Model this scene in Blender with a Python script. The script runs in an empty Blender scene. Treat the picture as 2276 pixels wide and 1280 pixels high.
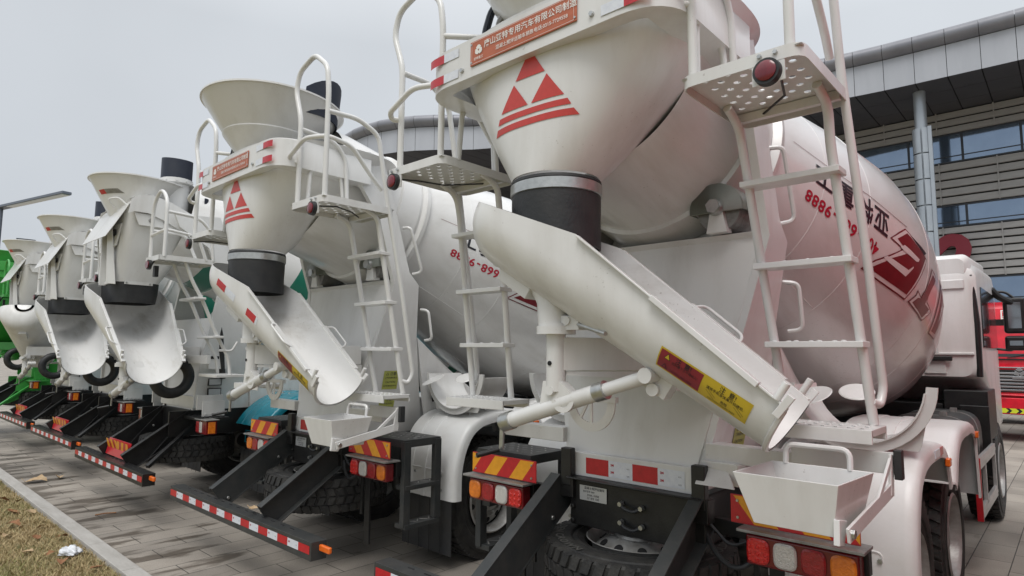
import bpy, bmesh, math, random
import numpy as np
from mathutils import Vector, Matrix, Euler
from mathutils.bvhtree import BVHTree
from math import sin, cos, pi, radians as R
random.seed(7)
rng = np.random.default_rng(7)
scene = bpy.context.scene
C = scene.collection
V = Vector

# ------------------------------------------------------------------ camera
cam_d = bpy.data.cameras.new('camera'); cam = bpy.data.objects.new('camera', cam_d); C.objects.link(cam)
cam_d.sensor_width = 36; cam_d.lens = 36 * 1375 / 2276; cam_d.clip_start = .05; cam_d.clip_end = 2000
def _cd(u, v): return V(((u - 1138) / 1375, -(v - 640) / 1375, -1)).normalized()
_Y = _cd(2400, 795); _X = -_cd(-370, 771); _X = (_X - _Y * _X.dot(_Y)).normalized(); _Z = _X.cross(_Y)
cam.matrix_world = Matrix((( _X.x, _X.y, _X.z, 0), (_Y.x, _Y.y, _Y.z, 0), (_Z.x, _Z.y, _Z.z, 1.85), (0, 0, 0, 1)))
scene.camera = cam

# ------------------------------------------------------------------ sky, sun, exposure
SUN_EL, SUN_ROT = R(58), R(150)
world = bpy.data.worlds.new("World"); scene.world = world; world.use_nodes = True
nt = world.node_tree; nt.nodes.clear()
out = nt.nodes.new('ShaderNodeOutputWorld'); bg = nt.nodes.new('ShaderNodeBackground')
sky = nt.nodes.new('ShaderNodeTexSky'); sky.sky_type = 'NISHITA'; sky.sun_disc = False
sky.sun_elevation = SUN_EL; sky.sun_rotation = SUN_ROT; sky.air_density = 1.5; sky.dust_density = 4
hs = nt.nodes.new('ShaderNodeHueSaturation'); hs.inputs['Saturation'].default_value = .25; hs.inputs['Value'].default_value = 1
tc = nt.nodes.new('ShaderNodeTexCoord'); sx_ = nt.nodes.new('ShaderNodeSeparateXYZ')
ramp = nt.nodes.new('ShaderNodeValToRGB')
ramp.color_ramp.elements[0].position = 0.0; ramp.color_ramp.elements[0].color = (4.9, 5.25, 5.7, 1)
ramp.color_ramp.elements[1].position = .95; ramp.color_ramp.elements[1].color = (13.5, 13.7, 14.0, 1)
e_ = ramp.color_ramp.elements.new(.45); e_.color = (5.5, 5.82, 6.2, 1)
nz = nt.nodes.new('ShaderNodeTexNoise'); nz.inputs['Scale'].default_value = 1.6; nz.inputs['Detail'].default_value = 4
mr = nt.nodes.new('ShaderNodeMapRange'); mr.inputs[1].default_value = .3; mr.inputs[2].default_value = .7; mr.inputs[3].default_value = .91; mr.inputs[4].default_value = 1.06
mulc = nt.nodes.new('ShaderNodeMix'); mulc.data_type = 'RGBA'; mulc.blend_type = 'MULTIPLY'; mulc.inputs[0].default_value = 1
mixs = nt.nodes.new('ShaderNodeMix'); mixs.data_type = 'RGBA'; mixs.inputs[0].default_value = .88
L = nt.links.new
L(tc.outputs['Generated'], sx_.inputs[0]); L(sx_.outputs['Z'], ramp.inputs[0]); L(tc.outputs['Generated'], nz.inputs['Vector'])
L(nz.outputs['Fac'], mr.inputs[0]); L(ramp.outputs[0], mulc.inputs[6]); L(mr.outputs[0], mulc.inputs[7])
L(sky.outputs[0], hs.inputs['Color']); L(hs.outputs[0], mixs.inputs[6]); L(mulc.outputs[2], mixs.inputs[7])
L(mixs.outputs[2], bg.inputs['Color']); bg.inputs['Strength'].default_value = .097; L(bg.outputs[0], out.inputs[0])
sun_d = bpy.data.lights.new('sun', 'SUN'); sun = bpy.data.objects.new('sun', sun_d); C.objects.link(sun)
sun_d.energy = 1.1; sun_d.angle = R(28); sun_d.color = (1, .97, .93)
sun.rotation_euler = V((-sin(SUN_ROT) * cos(SUN_EL), -cos(SUN_ROT) * cos(SUN_EL), -sin(SUN_EL))).to_track_quat('-Z', 'Y').to_euler()
vs = scene.view_settings; vs.view_transform = 'Standard'; vs.look = 'None'; vs.gamma = 1; vs.exposure = 0.37
scene.cycles.max_bounces = 8

# ------------------------------------------------------------------ materials
def mat(name, col, rough=.5, metal=0, coat=0, col2=None, scale=6, stretch=(1, 1, 1), bump=0, bscale=80, detail=5, lo=.35, hi=.7, rvar=0, spec=.5, speck=0):
    m = bpy.data.materials.new(name); m.use_nodes = True; t = m.node_tree; b = t.nodes['Principled BSDF']
    b.inputs['Base Color'].default_value = (*col, 1); b.inputs['Roughness'].default_value = rough; b.inputs['Metallic'].default_value = metal
    b.inputs['Coat Weight'].default_value = coat; b.inputs['Coat Roughness'].default_value = .15; b.inputs['Specular IOR Level'].default_value = spec
    co = t.nodes.new('ShaderNodeTexCoord'); mp = t.nodes.new('ShaderNodeMapping'); mp.inputs['Scale'].default_value = stretch
    t.links.new(co.outputs['Object'], mp.inputs[0])
    if col2:
        n = t.nodes.new('ShaderNodeTexNoise'); n.inputs['Scale'].default_value = scale; n.inputs['Detail'].default_value = detail; n.inputs['Roughness'].default_value = .62
        t.links.new(mp.outputs[0], n.inputs['Vector'])
        r = t.nodes.new('ShaderNodeMapRange'); r.inputs[1].default_value = lo; r.inputs[2].default_value = hi
        t.links.new(n.outputs['Fac'], r.inputs[0])
        x = t.nodes.new('ShaderNodeMix'); x.data_type = 'RGBA'; x.inputs[6].default_value = (*col, 1); x.inputs[7].default_value = (*col2, 1)
        t.links.new(r.outputs[0], x.inputs[0]); t.links.new(x.outputs[2], b.inputs['Base Color'])
        if speck:
            n3 = t.nodes.new('ShaderNodeTexNoise'); n3.inputs['Scale'].default_value = 70; n3.inputs['Detail'].default_value = 2
            t.links.new(co.outputs['Object'], n3.inputs['Vector'])
            n4 = t.nodes.new('ShaderNodeTexNoise'); n4.inputs['Scale'].default_value = 2.3; n4.inputs['Detail'].default_value = 4; t.links.new(mp.outputs[0], n4.inputs['Vector'])
            a_ = t.nodes.new('ShaderNodeMath'); a_.operation = 'MULTIPLY_ADD'; a_.inputs[1].default_value = .45; t.links.new(n4.outputs['Fac'], a_.inputs[0]); t.links.new(n3.outputs['Fac'], a_.inputs[2])
            r3 = t.nodes.new('ShaderNodeMapRange'); r3.inputs[1].default_value = .965; r3.inputs[2].default_value = 1.05; r3.inputs[4].default_value = speck; t.links.new(a_.outputs[0], r3.inputs[0])
            x3 = t.nodes.new('ShaderNodeMix'); x3.data_type = 'RGBA'; x3.inputs[7].default_value = (.22, .19, .16, 1); t.links.new(r3.outputs[0], x3.inputs[0]); t.links.new(x.outputs[2], x3.inputs[6]); t.links.new(x3.outputs[2], b.inputs['Base Color'])
        if rvar:
            r2 = t.nodes.new('ShaderNodeMapRange'); r2.inputs[3].default_value = rough; r2.inputs[4].default_value = rough + rvar
            t.links.new(r.outputs[0], r2.inputs[0]); t.links.new(r2.outputs[0], b.inputs['Roughness'])
    if bump:
        n2 = t.nodes.new('ShaderNodeTexNoise'); n2.inputs['Scale'].default_value = bscale; n2.inputs['Detail'].default_value = 3
        t.links.new(co.outputs['Object'], n2.inputs['Vector'])
        bp = t.nodes.new('ShaderNodeBump'); bp.inputs['Strength'].default_value = bump; bp.inputs['Distance'].default_value = .01
        t.links.new(n2.outputs['Fac'], bp.inputs['Height']); t.links.new(bp.outputs[0], b.inputs['Normal'])
    return m
M = {}
M['white'] = mat('white_paint', (.71, .71, .70), .28, 0, .3, (.57, .56, .535), 2.4, (1.6, 1.6, .28), .22, 6, lo=.46, hi=.82, rvar=.2, speck=.45)
M['drumwhite'] = mat('drum_paint', (.71, .705, .69), .28, 0, .8, (.55, .535, .50), 2.6, (2.6, .35, .9), .22, 4, lo=.46, hi=.85, rvar=.2, speck=.5)
M['fenderwhite'] = mat('fender_plastic', (.76, .765, .76), .38, 0, .1, (.66, .655, .63), 4, bump=.05, bscale=30, lo=.45, hi=.85)
M['trough'] = mat('worn_chute_paint', (.74, .74, .73), .42, 0, 0, (.47, .45, .41), 3.5, (.4, 1.8, 1), .3, 14, lo=.52, hi=.80, rvar=.25, speck=.6)
M['steel'] = mat('galvanised_steel', (.55, .56, .55), .32, .9, 0, (.42, .43, .42), 22, bump=.1)
M['castiron'] = mat('grey_metal', (.33, .33, .32), .45, .4, 0, (.2, .19, .18), 14, bump=.3)
M['rubber'] = mat('black_rubber', (.014, .016, .019), .5, 0, 0, (.035, .035, .035), 5, bump=.15, bscale=60)
M['navy'] = mat('navy_rubber_flap', (.012, .018, .035), .45, 0, 0, (.025, .03, .045), 5)
M['chassis'] = mat('dark_grey_chassis_paint', (.030, .034, .036), .42, 0, 0, (.052, .052, .05), 7, bump=.12, bscale=40)
M['black'] = mat('black_paint', (.008, .008, .009), .4, 0, 0, (.02, .02, .019), 9, bump=.1)
M['tyre'] = mat('tyre_rubber', (.018, .018, .018), .65, 0, 0, (.05, .048, .043), 9, bump=.4, bscale=70, lo=.4, hi=.75)
M['rim'] = mat('grey_wheel_steel', (.42, .42, .41), .4, .4, 0, (.25, .24, .22), 9, bump=.15)
M['dark'] = mat('painted_hole_shade', (.008, .008, .009), .8)  # near-black faces on solid parts, painting the shade inside holes
M['red'] = mat('red_reflective', (.52, .012, .022), .35, 0, .3, (.42, .01, .018), 30)
M['tapewhite'] = mat('white_reflective', (.72, .75, .80), .3, 0, .3, (.62, .65, .72), 40)
M['yellow'] = mat('yellow_reflective', (.80, .36, .02), .38, 0, .2, (.68, .29, .015), 25)
M['emblem'] = mat('red_vinyl', (.55, .045, .035), .42, 0, .15, (.48, .04, .03), 30)
M['copper'] = mat('copper_name_plate', (.50, .145, .075), .38, .25, 0, (.42, .12, .06), 14, (1, 1, 4))
M['letterwhite'] = mat('white_lettering', (.80, .78, .74), .45)
M['logo'] = mat('dark_red_vinyl', (.17, .012, .018), .35, 0, .2, (.13, .01, .015), 12)
M['phone'] = mat('red_lettering', (.42, .012, .035), .4)
M['ink'] = mat('black_lettering', (.012, .012, .02), .4)
M['lensred'] = mat('red_lens', (.36, .008, .014), .12, 0, .6, (.24, .005, .01), 40, bump=.4, bscale=160)
M['lensbright'] = mat('bright_red_lens', (.75, .02, .015), .15, 0, .5, (.45, .01, .01), 60, bump=.5, bscale=160)
M['lensamber'] = mat('amber_lens', (.80, .22, .015), .15, 0, .6, (.58, .14, .01), 40, bump=.4, bscale=160)
M['lensclear'] = mat('clear_lens', (.72, .70, .66), .12, .2, .6, (.50, .49, .47), 50, (6, 1, 1), .5, 120)
M['maroon'] = mat('maroon_marker_lens', (.13, .006, .015), .2, 0, .5, (.19, .01, .022), 30)
M['stickred'] = mat('red_caution_vinyl', (.27, .018, .035), .35, 0, .2, (.21, .014, .028), 12)
M['stickyel'] = mat('yellow_caution_vinyl', (.62, .46, .03), .35, 0, .2, (.55, .38, .03), 9)
M['limesticker'] = mat('lime_caution_vinyl', (.42, .45, .08), .4, 0, .1, (.36, .38, .07), 15)
M['glass'] = mat('dark_cab_glass', (.015, .018, .02), .05, 0, .5)
M['mirror'] = mat('mirror_glass', (.25, .26, .27), .06, 1)
M['teal'] = mat('teal_fender_plastic', (.01, .24, .32), .28, 0, .4, (.008, .19, .26), 6)
M['orange'] = mat('orange_marker', (.85, .17, .02), .25, 0, .4, (.72, .13, .015), 30)
M['green'] = mat('green_truck_paint', (.06, .36, .07), .32, 0, .3, (.045, .29, .055), 3, lo=.45, hi=.8)
M['redtruck'] = mat('red_truck_paint', (.78, .014, .034), .22, 0, .5, (.42, .01, .022), 3)
M['chrome'] = mat('chrome_trim', (.62, .63, .65), .18, 1)
M['alu'] = mat('aluminium_profile', (.62, .62, .61), .35, .6, 0, (.5, .5, .49), 15, (1, .2, 1))
M['guardgreen'] = mat('grey_green_roller_cover', (.36, .39, .345), .4, 0, .1, (.30, .32, .285), 8)
M['plate'] = mat('data_plate', (.55, .56, .57), .35, .4)
def teal_drum():
    m = M['drumwhite'].copy(); m.name = 'drum_paint_green_bands'; t = m.node_tree; b = t.nodes['Principled BSDF']
    src = b.inputs['Base Color'].links[0].from_socket
    co = t.nodes.new('ShaderNodeTexCoord'); sp = t.nodes.new('ShaderNodeSeparateXYZ'); t.links.new(co.outputs['Object'], sp.inputs[0])
    ad = t.nodes.new('ShaderNodeMath'); ad.operation = 'ADD'; t.links.new(sp.outputs['Y'], ad.inputs[0])
    mu = t.nodes.new('ShaderNodeMath'); mu.operation = 'MULTIPLY'; mu.inputs[1].default_value = -.45; t.links.new(sp.outputs['Z'], mu.inputs[0]); t.links.new(mu.outputs[0], ad.inputs[1])
    pp = t.nodes.new('ShaderNodeMath'); pp.operation = 'PINGPONG'; pp.inputs[1].default_value = .55; t.links.new(ad.outputs[0], pp.inputs[0])
    gt = t.nodes.new('ShaderNodeMath'); gt.operation = 'LESS_THAN'; gt.inputs[1].default_value = .15; t.links.new(pp.outputs[0], gt.inputs[0])
    x = t.nodes.new('ShaderNodeMix'); x.data_type = 'RGBA'; x.inputs[7].default_value = (.01, .17, .11, 1)
    t.links.new(gt.outputs[0], x.inputs[0]); t.links.new(src, x.inputs[6]); t.links.new(x.outputs[2], b.inputs['Base Color'])
    return m
M['drumgreen'] = teal_drum()

# ------------------------------------------------------------------ mesh helpers
def fillet(pts, rad, n=5):
    pts = [V(p) for p in pts]
    if rad <= 0 or len(pts) < 3: return pts
    o = [pts[0]]
    for a, b, c in zip(pts, pts[1:], pts[2:]):
        d1, d2 = a - b, c - b
        k = min(rad, d1.length * .48, d2.length * .48)
        p, q = b + d1.normalized() * k, b + d2.normalized() * k
        for i in range(n + 1):
            t = i / n; o.append(p * (1 - t) ** 2 + b * 2 * t * (1 - t) + q * t * t)
    o.append(pts[-1]); return o

class MB:
    def __init__(s): s.bm = bmesh.new(); s.mi = 0
    def _f(s, vs_):
        try: f = s.bm.faces.new(vs_); f.material_index = s.mi; return f
        except ValueError: return None
    def v(s, p): return s.bm.verts.new(p)
    def poly(s, pts): return s._f([s.v(p) for p in pts])
    def box(s, c, d, rot=None):
        h = V(d) / 2; m = Euler([R(a) for a in rot]).to_matrix() if rot else Matrix.Identity(3)
        p = [s.v(V(c) + m @ V((x * h.x, y * h.y, z * h.z))) for x in (-1, 1) for y in (-1, 1) for z in (-1, 1)]
        for q in ((0, 1, 3, 2), (4, 6, 7, 5), (0, 4, 5, 1), (2, 3, 7, 6), (0, 2, 6, 4), (1, 5, 7, 3)): s._f([p[i] for i in q])
        return s
    def bar(s, p0, p1, w, h, up=(0, 0, 1)):
        p0, p1 = V(p0), V(p1); d = (p1 - p0).normalized(); u = V(up); sd = d.cross(u).normalized(); u = sd.cross(d)
        r = [[s.v(p + sd * (a * w / 2) + u * (b * h / 2)) for a, b in ((-1, -1), (1, -1), (1, 1), (-1, 1))] for p in (p0, p1)]
        for i in range(4): s._f([r[0][i], r[0][(i + 1) % 4], r[1][(i + 1) % 4], r[1][i]])
        s._f(r[0][::-1]); s._f(r[1]); return s
    def rings(s, rs, closed=True, cap=True, loop=False):
        rs = [[s.v(p) for p in r] for r in rs]; n = len(rs[0])
        pr = list(zip(rs, rs[1:])) + ([(rs[-1], rs[0])] if loop else [])
        for a, b in pr:
            for i in range(n if closed else n - 1):
                j = (i + 1) % n; s._f([a[i], a[j], b[j], b[i]])
        if cap and closed and not loop: s._f(rs[0][::-1]); s._f(rs[-1])
        return s
    def tube(s, pts, r, fil=0, seg=10, cap=True, loop=False):
        pts = fillet(pts, fil); n = len(pts); rs = []; u = None
        rad = r if isinstance(r, (list, tuple)) else [r] * n
        for i, p in enumerate(pts):
            d = ((pts[(i + 1) % n] if (i < n - 1 or loop) else p) - (pts[i - 1] if (i > 0 or loop) else p)).normalized()
            if u is None: u = d.orthogonal().normalized()
            u = (u - d * u.dot(d)).normalized(); w = d.cross(u); rr = rad[min(i, len(rad) - 1)]
            rs.append([p + (u * cos(2 * pi * k / seg) + w * sin(2 * pi * k / seg)) * rr for k in range(seg)])
        return s.rings(rs, cap=cap, loop=loop)
    def cyl(s, p0, p1, r0, r1=None, seg=20): return s.tube([p0, p1], [r0, r1 if r1 is not None else r0], seg=seg)
    def lathe(s, prof, o=(0, 0, 0), ax=(0, 0, 1), seg=48, cap=True, ref=None):
        ax = V(ax).normalized(); u = (V(ref) if ref else ax.orthogonal()); u = (u - ax * u.dot(ax)).normalized(); w = ax.cross(u); o = V(o)
        return s.rings([[o + ax * z + (u * cos(2 * pi * k / seg) + w * sin(2 * pi * k / seg)) * max(r, 1e-4) for k in range(seg)] for r, z in prof], cap=cap)
    def prism(s, pts, off):
        off = V(off); return s.rings([[V(p) for p in pts], [V(p) + off for p in pts]])
    def bolt(s, p, d, r=.012, h=.01): p = V(p); d = V(d).normalized(); return s.cyl(p, p + d * h, r, r * .85, 6)
    def build(s, name, m, parent=None, bevel=0, loc=None, sharp=32, solid=0):
        bm = s.bm
        bmesh.ops.remove_doubles(bm, verts=bm.verts, dist=1e-6)
        bmesh.ops.recalc_face_normals(bm, faces=bm.faces)
        return finish(bm, name, m, parent, bevel, loc, sharp, solid)
def finish(bm, name, m, parent=None, bevel=0, loc=None, sharp=32, solid=0):
    for f in bm.faces: f.smooth = True
    for e in bm.edges:
        if len(e.link_faces) == 2 and e.calc_face_angle(0) > R(sharp): e.smooth = False
    me = bpy.data.meshes.new(name); bm.to_mesh(me); bm.free()
    for k in (m if isinstance(m, (list, tuple)) else [m]): me.materials.append(M[k] if isinstance(k, str) else k)
    o = bpy.data.objects.new(name, me); C.objects.link(o)
    if parent: o.parent = parent
    if loc: o.location = loc
    if solid:
        q = o.modifiers.new('solid', 'SOLIDIFY'); q.thickness = solid; q.offset = 0; q2 = o.modifiers.new('split', 'EDGE_SPLIT'); q2.split_angle = R(max(sharp, 30)); q2.use_edge_sharp = True
    if bevel:
        q = o.modifiers.new('bevel', 'BEVEL'); q.width = bevel; q.segments = 2; q.limit_method = 'ANGLE'; q.angle_limit = R(40); q.harden_normals = True
    return o
def tag(o, label, cat, group=None, kind=None):
    if label: o['label'] = label
    if cat: o['category'] = cat
    if group: o['group'] = group
    if kind: o['kind'] = kind
    return o
def empty(name, loc, label=None, cat=None, group=None):
    o = bpy.data.objects.new(name, None); C.objects.link(o); o.location = loc; o.empty_display_size = .3
    return tag(o, label, cat, group)
def copy_tree(o, parent=None):
    c = o.copy(); C.objects.link(c)
    if parent: c.parent = parent
    for ch in list(o.children): copy_tree(ch, c)
    return c
# flat artwork: list of (verts2d, faces, material index)
_tcache = {}
def text2d(body, size, bold=0, spacing=1.0, align='CENTER'):
    k = (body, bold, spacing, align)
    if k not in _tcache:
        c = bpy.data.curves.new('lettering', 'FONT'); c.body = body; c.align_x = align; c.align_y = 'CENTER'; c.offset = bold; c.space_character = spacing; c.resolution_u = 3
        o = bpy.data.objects.new('lettering', c); C.objects.link(o)
        dg = bpy.context.evaluated_depsgraph_get(); me = bpy.data.meshes.new_from_object(o.evaluated_get(dg))
        _tcache[k] = ([v.co.xy.copy() for v in me.vertices], [tuple(p.vertices) for p in me.polygons])
        bpy.data.objects.remove(o); bpy.data.curves.remove(c); bpy.data.meshes.remove(me)
    vs_, fs = _tcache[k]
    return [(v.x * size, v.y * size) for v in vs_], fs
def art_bm(layers, grid=0):
    """layers: (verts2d, faces, mat index, depth) -> flat bmesh in XY, z = depth"""
    bm = bmesh.new()
    for vs_, fs, mi, dz in layers:
        b = [bm.verts.new((x, y, dz)) for x, y in vs_]
        for f in fs:
            try: q = bm.faces.new([b[i] for i in f]); q.material_index = mi
            except ValueError: pass
    if grid:
        xs = [v.co.x for v in bm.verts]; ys = [v.co.y for v in bm.verts]
        for ax, lo, hi in ((0, min(xs), max(xs)), (1, min(ys), max(ys))):
            k = math.floor(lo / grid) + 1
            while k * grid < hi:
                co = [0, 0, 0]; no = [0, 0, 0]; co[ax] = k * grid; no[ax] = 1
                bmesh.ops.bisect_plane(bm, geom=bm.verts[:] + bm.edges[:] + bm.faces[:], plane_co=co, plane_no=no); k += 1
    return bm
def rect(x0, y0, x1, y1, mi=0, dz=0): return ([(x0, y0), (x1, y0), (x1, y1), (x0, y1)], [(0, 1, 2, 3)], mi, dz)
def pol(pts, mi=0, dz=0): return (list(pts), [tuple(range(len(pts)))], mi, dz)
def move(l, dx, dy, rot=0): vs_, fs = l[:2]; c, s = cos(rot), sin(rot); return ([(x * c - y * s + dx, x * s + y * c + dy) for x, y in vs_], fs, *l[2:])
def place_art(bm, o, u, v, off=.003):
    o, u, v = V(o), V(u).normalized(), V(v).normalized(); n = u.cross(v)
    for w in bm.verts: w.co = o + u * w.co.x + v * w.co.y + n * (off + w.co.z)
    return bm
def project_art(bm, o, u, v, tree, off=.004, far=1.0):
    o, u, v = V(o), V(u).normalized(), V(v).normalized(); n = u.cross(v).normalized(); bad = []
    for w in bm.verts:
        dz = w.co.z; p = o + u * w.co.x + v * w.co.y
        h, nn, _, _ = tree.ray_cast(p + n * far, -n)
        if h is None: bad.append(w); continue
        if nn.dot(n) < 0: nn = -nn
        w.co = h + nn * (off + dz)
    bmesh.ops.delete(bm, geom=bad, context='VERTS')
    return bm
def tree_of(o):
    bm = bmesh.new(); bm.from_mesh(o.data); t = BVHTree.FromBMesh(bm); bm.free(); return t
def stripes(x0, x1, y0, y1, n, lean, mirror=False):
    """diagonal red and yellow stripes clipped to a rectangle"""
    bm = bmesh.new(); w = (x1 - x0) / n
    L_ = []
    for k in range(-6, n + 8):
        a = x0 + k * w; pts = [(a, y0), (a + w, y0), (a + w + lean, y1), (a + lean, y1)]
        p = [(max(x0, min(x1, x)), y) for x, y in pts]
        # clip polygon
        def clip(P, f):
            o = []
            for i in range(len(P)):
                a_, b_ = P[i], P[(i + 1) % len(P)]; fa, fb = f(a_), f(b_)
                if fa >= 0: o.append(a_)
                if fa * fb < 0: t = fa / (fa - fb); o.append((a_[0] + (b_[0] - a_[0]) * t, a_[1] + (b_[1] - a_[1]) * t))
            return o
        q = clip(pts, lambda s: s[0] - x0); q = clip(q, lambda s: x1 - s[0]) if len(q) > 2 else q
        if len(q) > 2: L_.append(pol([(x0 + x1 - x, y) for x, y in q][::-1] if mirror else q, k % 2, 0))
    bm.free(); return L_

# ------------------------------------------------------------------ setting: ground
def ground_mat():
    m = bpy.data.materials.new('granite_pavers'); m.use_nodes = True; t = m.node_tree; b = t.nodes['Principled BSDF']; N = t.nodes.new; L = t.links.new
    co = N('ShaderNodeTexCoord'); mp = N('ShaderNodeMapping'); mp.inputs['Rotation'].default_value = (0, 0, R(90)); mp.inputs['Location'].default_value = (0.03, -.022, 0); L(co.outputs['Object'], mp.inputs[0])
    br = N('ShaderNodeTexBrick'); br.inputs['Scale'].default_value = 1; br.inputs['Brick Width'].default_value = .61; br.inputs['Row Height'].default_value = .2955
    br.inputs['Mortar Size'].default_value = .0045; br.inputs['Mortar Smooth'].default_value = .3; br.inputs['Bias'].default_value = -.2
    br.inputs['Color1'].default_value = (.325, .292, .252, 1); br.inputs['Color2'].default_value = (.245, .22, .19, 1); br.inputs['Mortar'].default_value = (.06, .055, .048, 1)
    L(mp.outputs[0], br.inputs['Vector'])
    n1 = N('ShaderNodeTexNoise'); n1.inputs['Scale'].default_value = 1.1; n1.inputs['Detail'].default_value = 6; L(co.outputs['Object'], n1.inputs['Vector'])
    r1 = N('ShaderNodeMapRange'); r1.inputs[1].default_value = .3; r1.inputs[2].default_value = .75; r1.inputs[3].default_value = 1.22; r1.inputs[4].default_value = .68; L(n1.outputs['Fac'], r1.inputs[0])
    n3 = N('ShaderNodeTexNoise'); n3.inputs['Scale'].default_value = 90; n3.inputs['Detail'].default_value = 3; L(co.outputs['Object'], n3.inputs['Vector'])
    r3 = N('ShaderNodeMapRange'); r3.inputs[1].default_value = .3; r3.inputs[2].default_value = .7; r3.inputs[3].default_value = .86; r3.inputs[4].default_value = 1.1; L(n3.outputs['Fac'], r3.inputs[0])
    mm = N('ShaderNodeMath'); mm.operation = 'MULTIPLY'; L(r1.outputs[0], mm.inputs[0]); L(r3.outputs[0], mm.inputs[1])
    x1 = N('ShaderNodeMix'); x1.data_type = 'RGBA'; x1.blend_type = 'MULTIPLY'; x1.inputs[0].default_value = 1; L(br.outputs['Color'], x1.inputs[6]); L(mm.outputs[0], x1.inputs[7])
    # damp stains: streaks along the paver rows, stronger towards the kerb
    m2 = N('ShaderNodeMapping'); m2.inputs['Scale'].default_value = (2.6, .75, 1); m2.inputs['Location'].default_value = (1.3, .4, 0); L(co.outputs['Object'], m2.inputs[0])
    n2 = N('ShaderNodeTexNoise'); n2.inputs['Scale'].default_value = 1.5; n2.inputs['Detail'].default_value = 7; n2.inputs['Roughness'].default_value = .5; n2.inputs['Distortion'].default_value = .35; L(m2.outputs[0], n2.inputs['Vector'])
    sp = N('ShaderNodeSeparateXYZ'); L(co.outputs['Object'], sp.inputs[0])
    ry = N('ShaderNodeMapRange'); ry.inputs[1].default_value = 1.9; ry.inputs[2].default_value = 3.1; ry.inputs[3].default_value = .09; ry.inputs[4].default_value = -.13; L(sp.outputs['Y'], ry.inputs[0])
    ad = N('ShaderNodeMath'); L(n2.outputs['Fac'], ad.inputs[0]); L(ry.outputs[0], ad.inputs[1])
    rs = N('ShaderNodeMapRange'); rs.inputs[1].default_value = .53; rs.inputs[2].default_value = .60; L(ad.outputs[0], rs.inputs[0])
    x2 = N('ShaderNodeMix'); x2.data_type = 'RGBA'; x2.blend_type = 'MULTIPLY'; x2.inputs[7].default_value = (.42, .395, .37, 1); L(rs.outputs[0], x2.inputs[0]); L(x1.outputs[2], x2.inputs[6])
    L(x2.outputs[2], b.inputs['Base Color'])
    rr = N('ShaderNodeMapRange'); rr.inputs[3].default_value = .75; rr.inputs[4].default_value = .5; L(rs.outputs[0], rr.inputs[0]); L(rr.outputs[0], b.inputs['Roughness'])
    bp = N('ShaderNodeBump'); bp.inputs['Strength'].default_value = .5; bp.inputs['Distance'].default_value = .006
    ah = N('ShaderNodeMath'); ah.operation = 'SUBTRACT'; L(r3.outputs[0], ah.inputs[0])
    mf = N('ShaderNodeMath'); mf.operation = 'MULTIPLY'; mf.inputs[1].default_value = 2.5; L(br.outputs['Fac'], mf.inputs[0]); L(mf.outputs[0], ah.inputs[1])
    L(ah.outputs[0], bp.inputs['Height']); L(bp.outputs[0], b.inputs['Normal'])
    return m
g = MB(); g.poly([(-300, 1.92, 0), (300, 1.92, 0), (300, 400, 0), (-300, 400, 0)]); tag(g.build('pavement', ground_mat()), None, None, None, 'structure')
M['kerb'] = mat('pale_kerb_stone', (.44, .425, .40), .8, 0, 0, (.34, .325, .30), 3, (1, 4, 4), .3, 60)
g = MB(); x = -80
while x < 60: g.box((x + .5, 1.85, -.05), (.992, .14, .14)); x += 1
tag(g.build('kerb', 'kerb', bevel=.006), None, None, None, 'structure')
M['soil'] = mat('lawn_soil', (.26, .20, .11), .95, 0, 0, (.14, .15, .06), 2.2, bump=.8, bscale=40)
g = MB(); g.poly([(-300, -300, -.035), (300, -300, -.035), (300, 1.785, -.035), (-300, 1.785, -.035)]); tag(g.build('lawn', 'soil'), None, None, None, 'structure')
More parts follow.
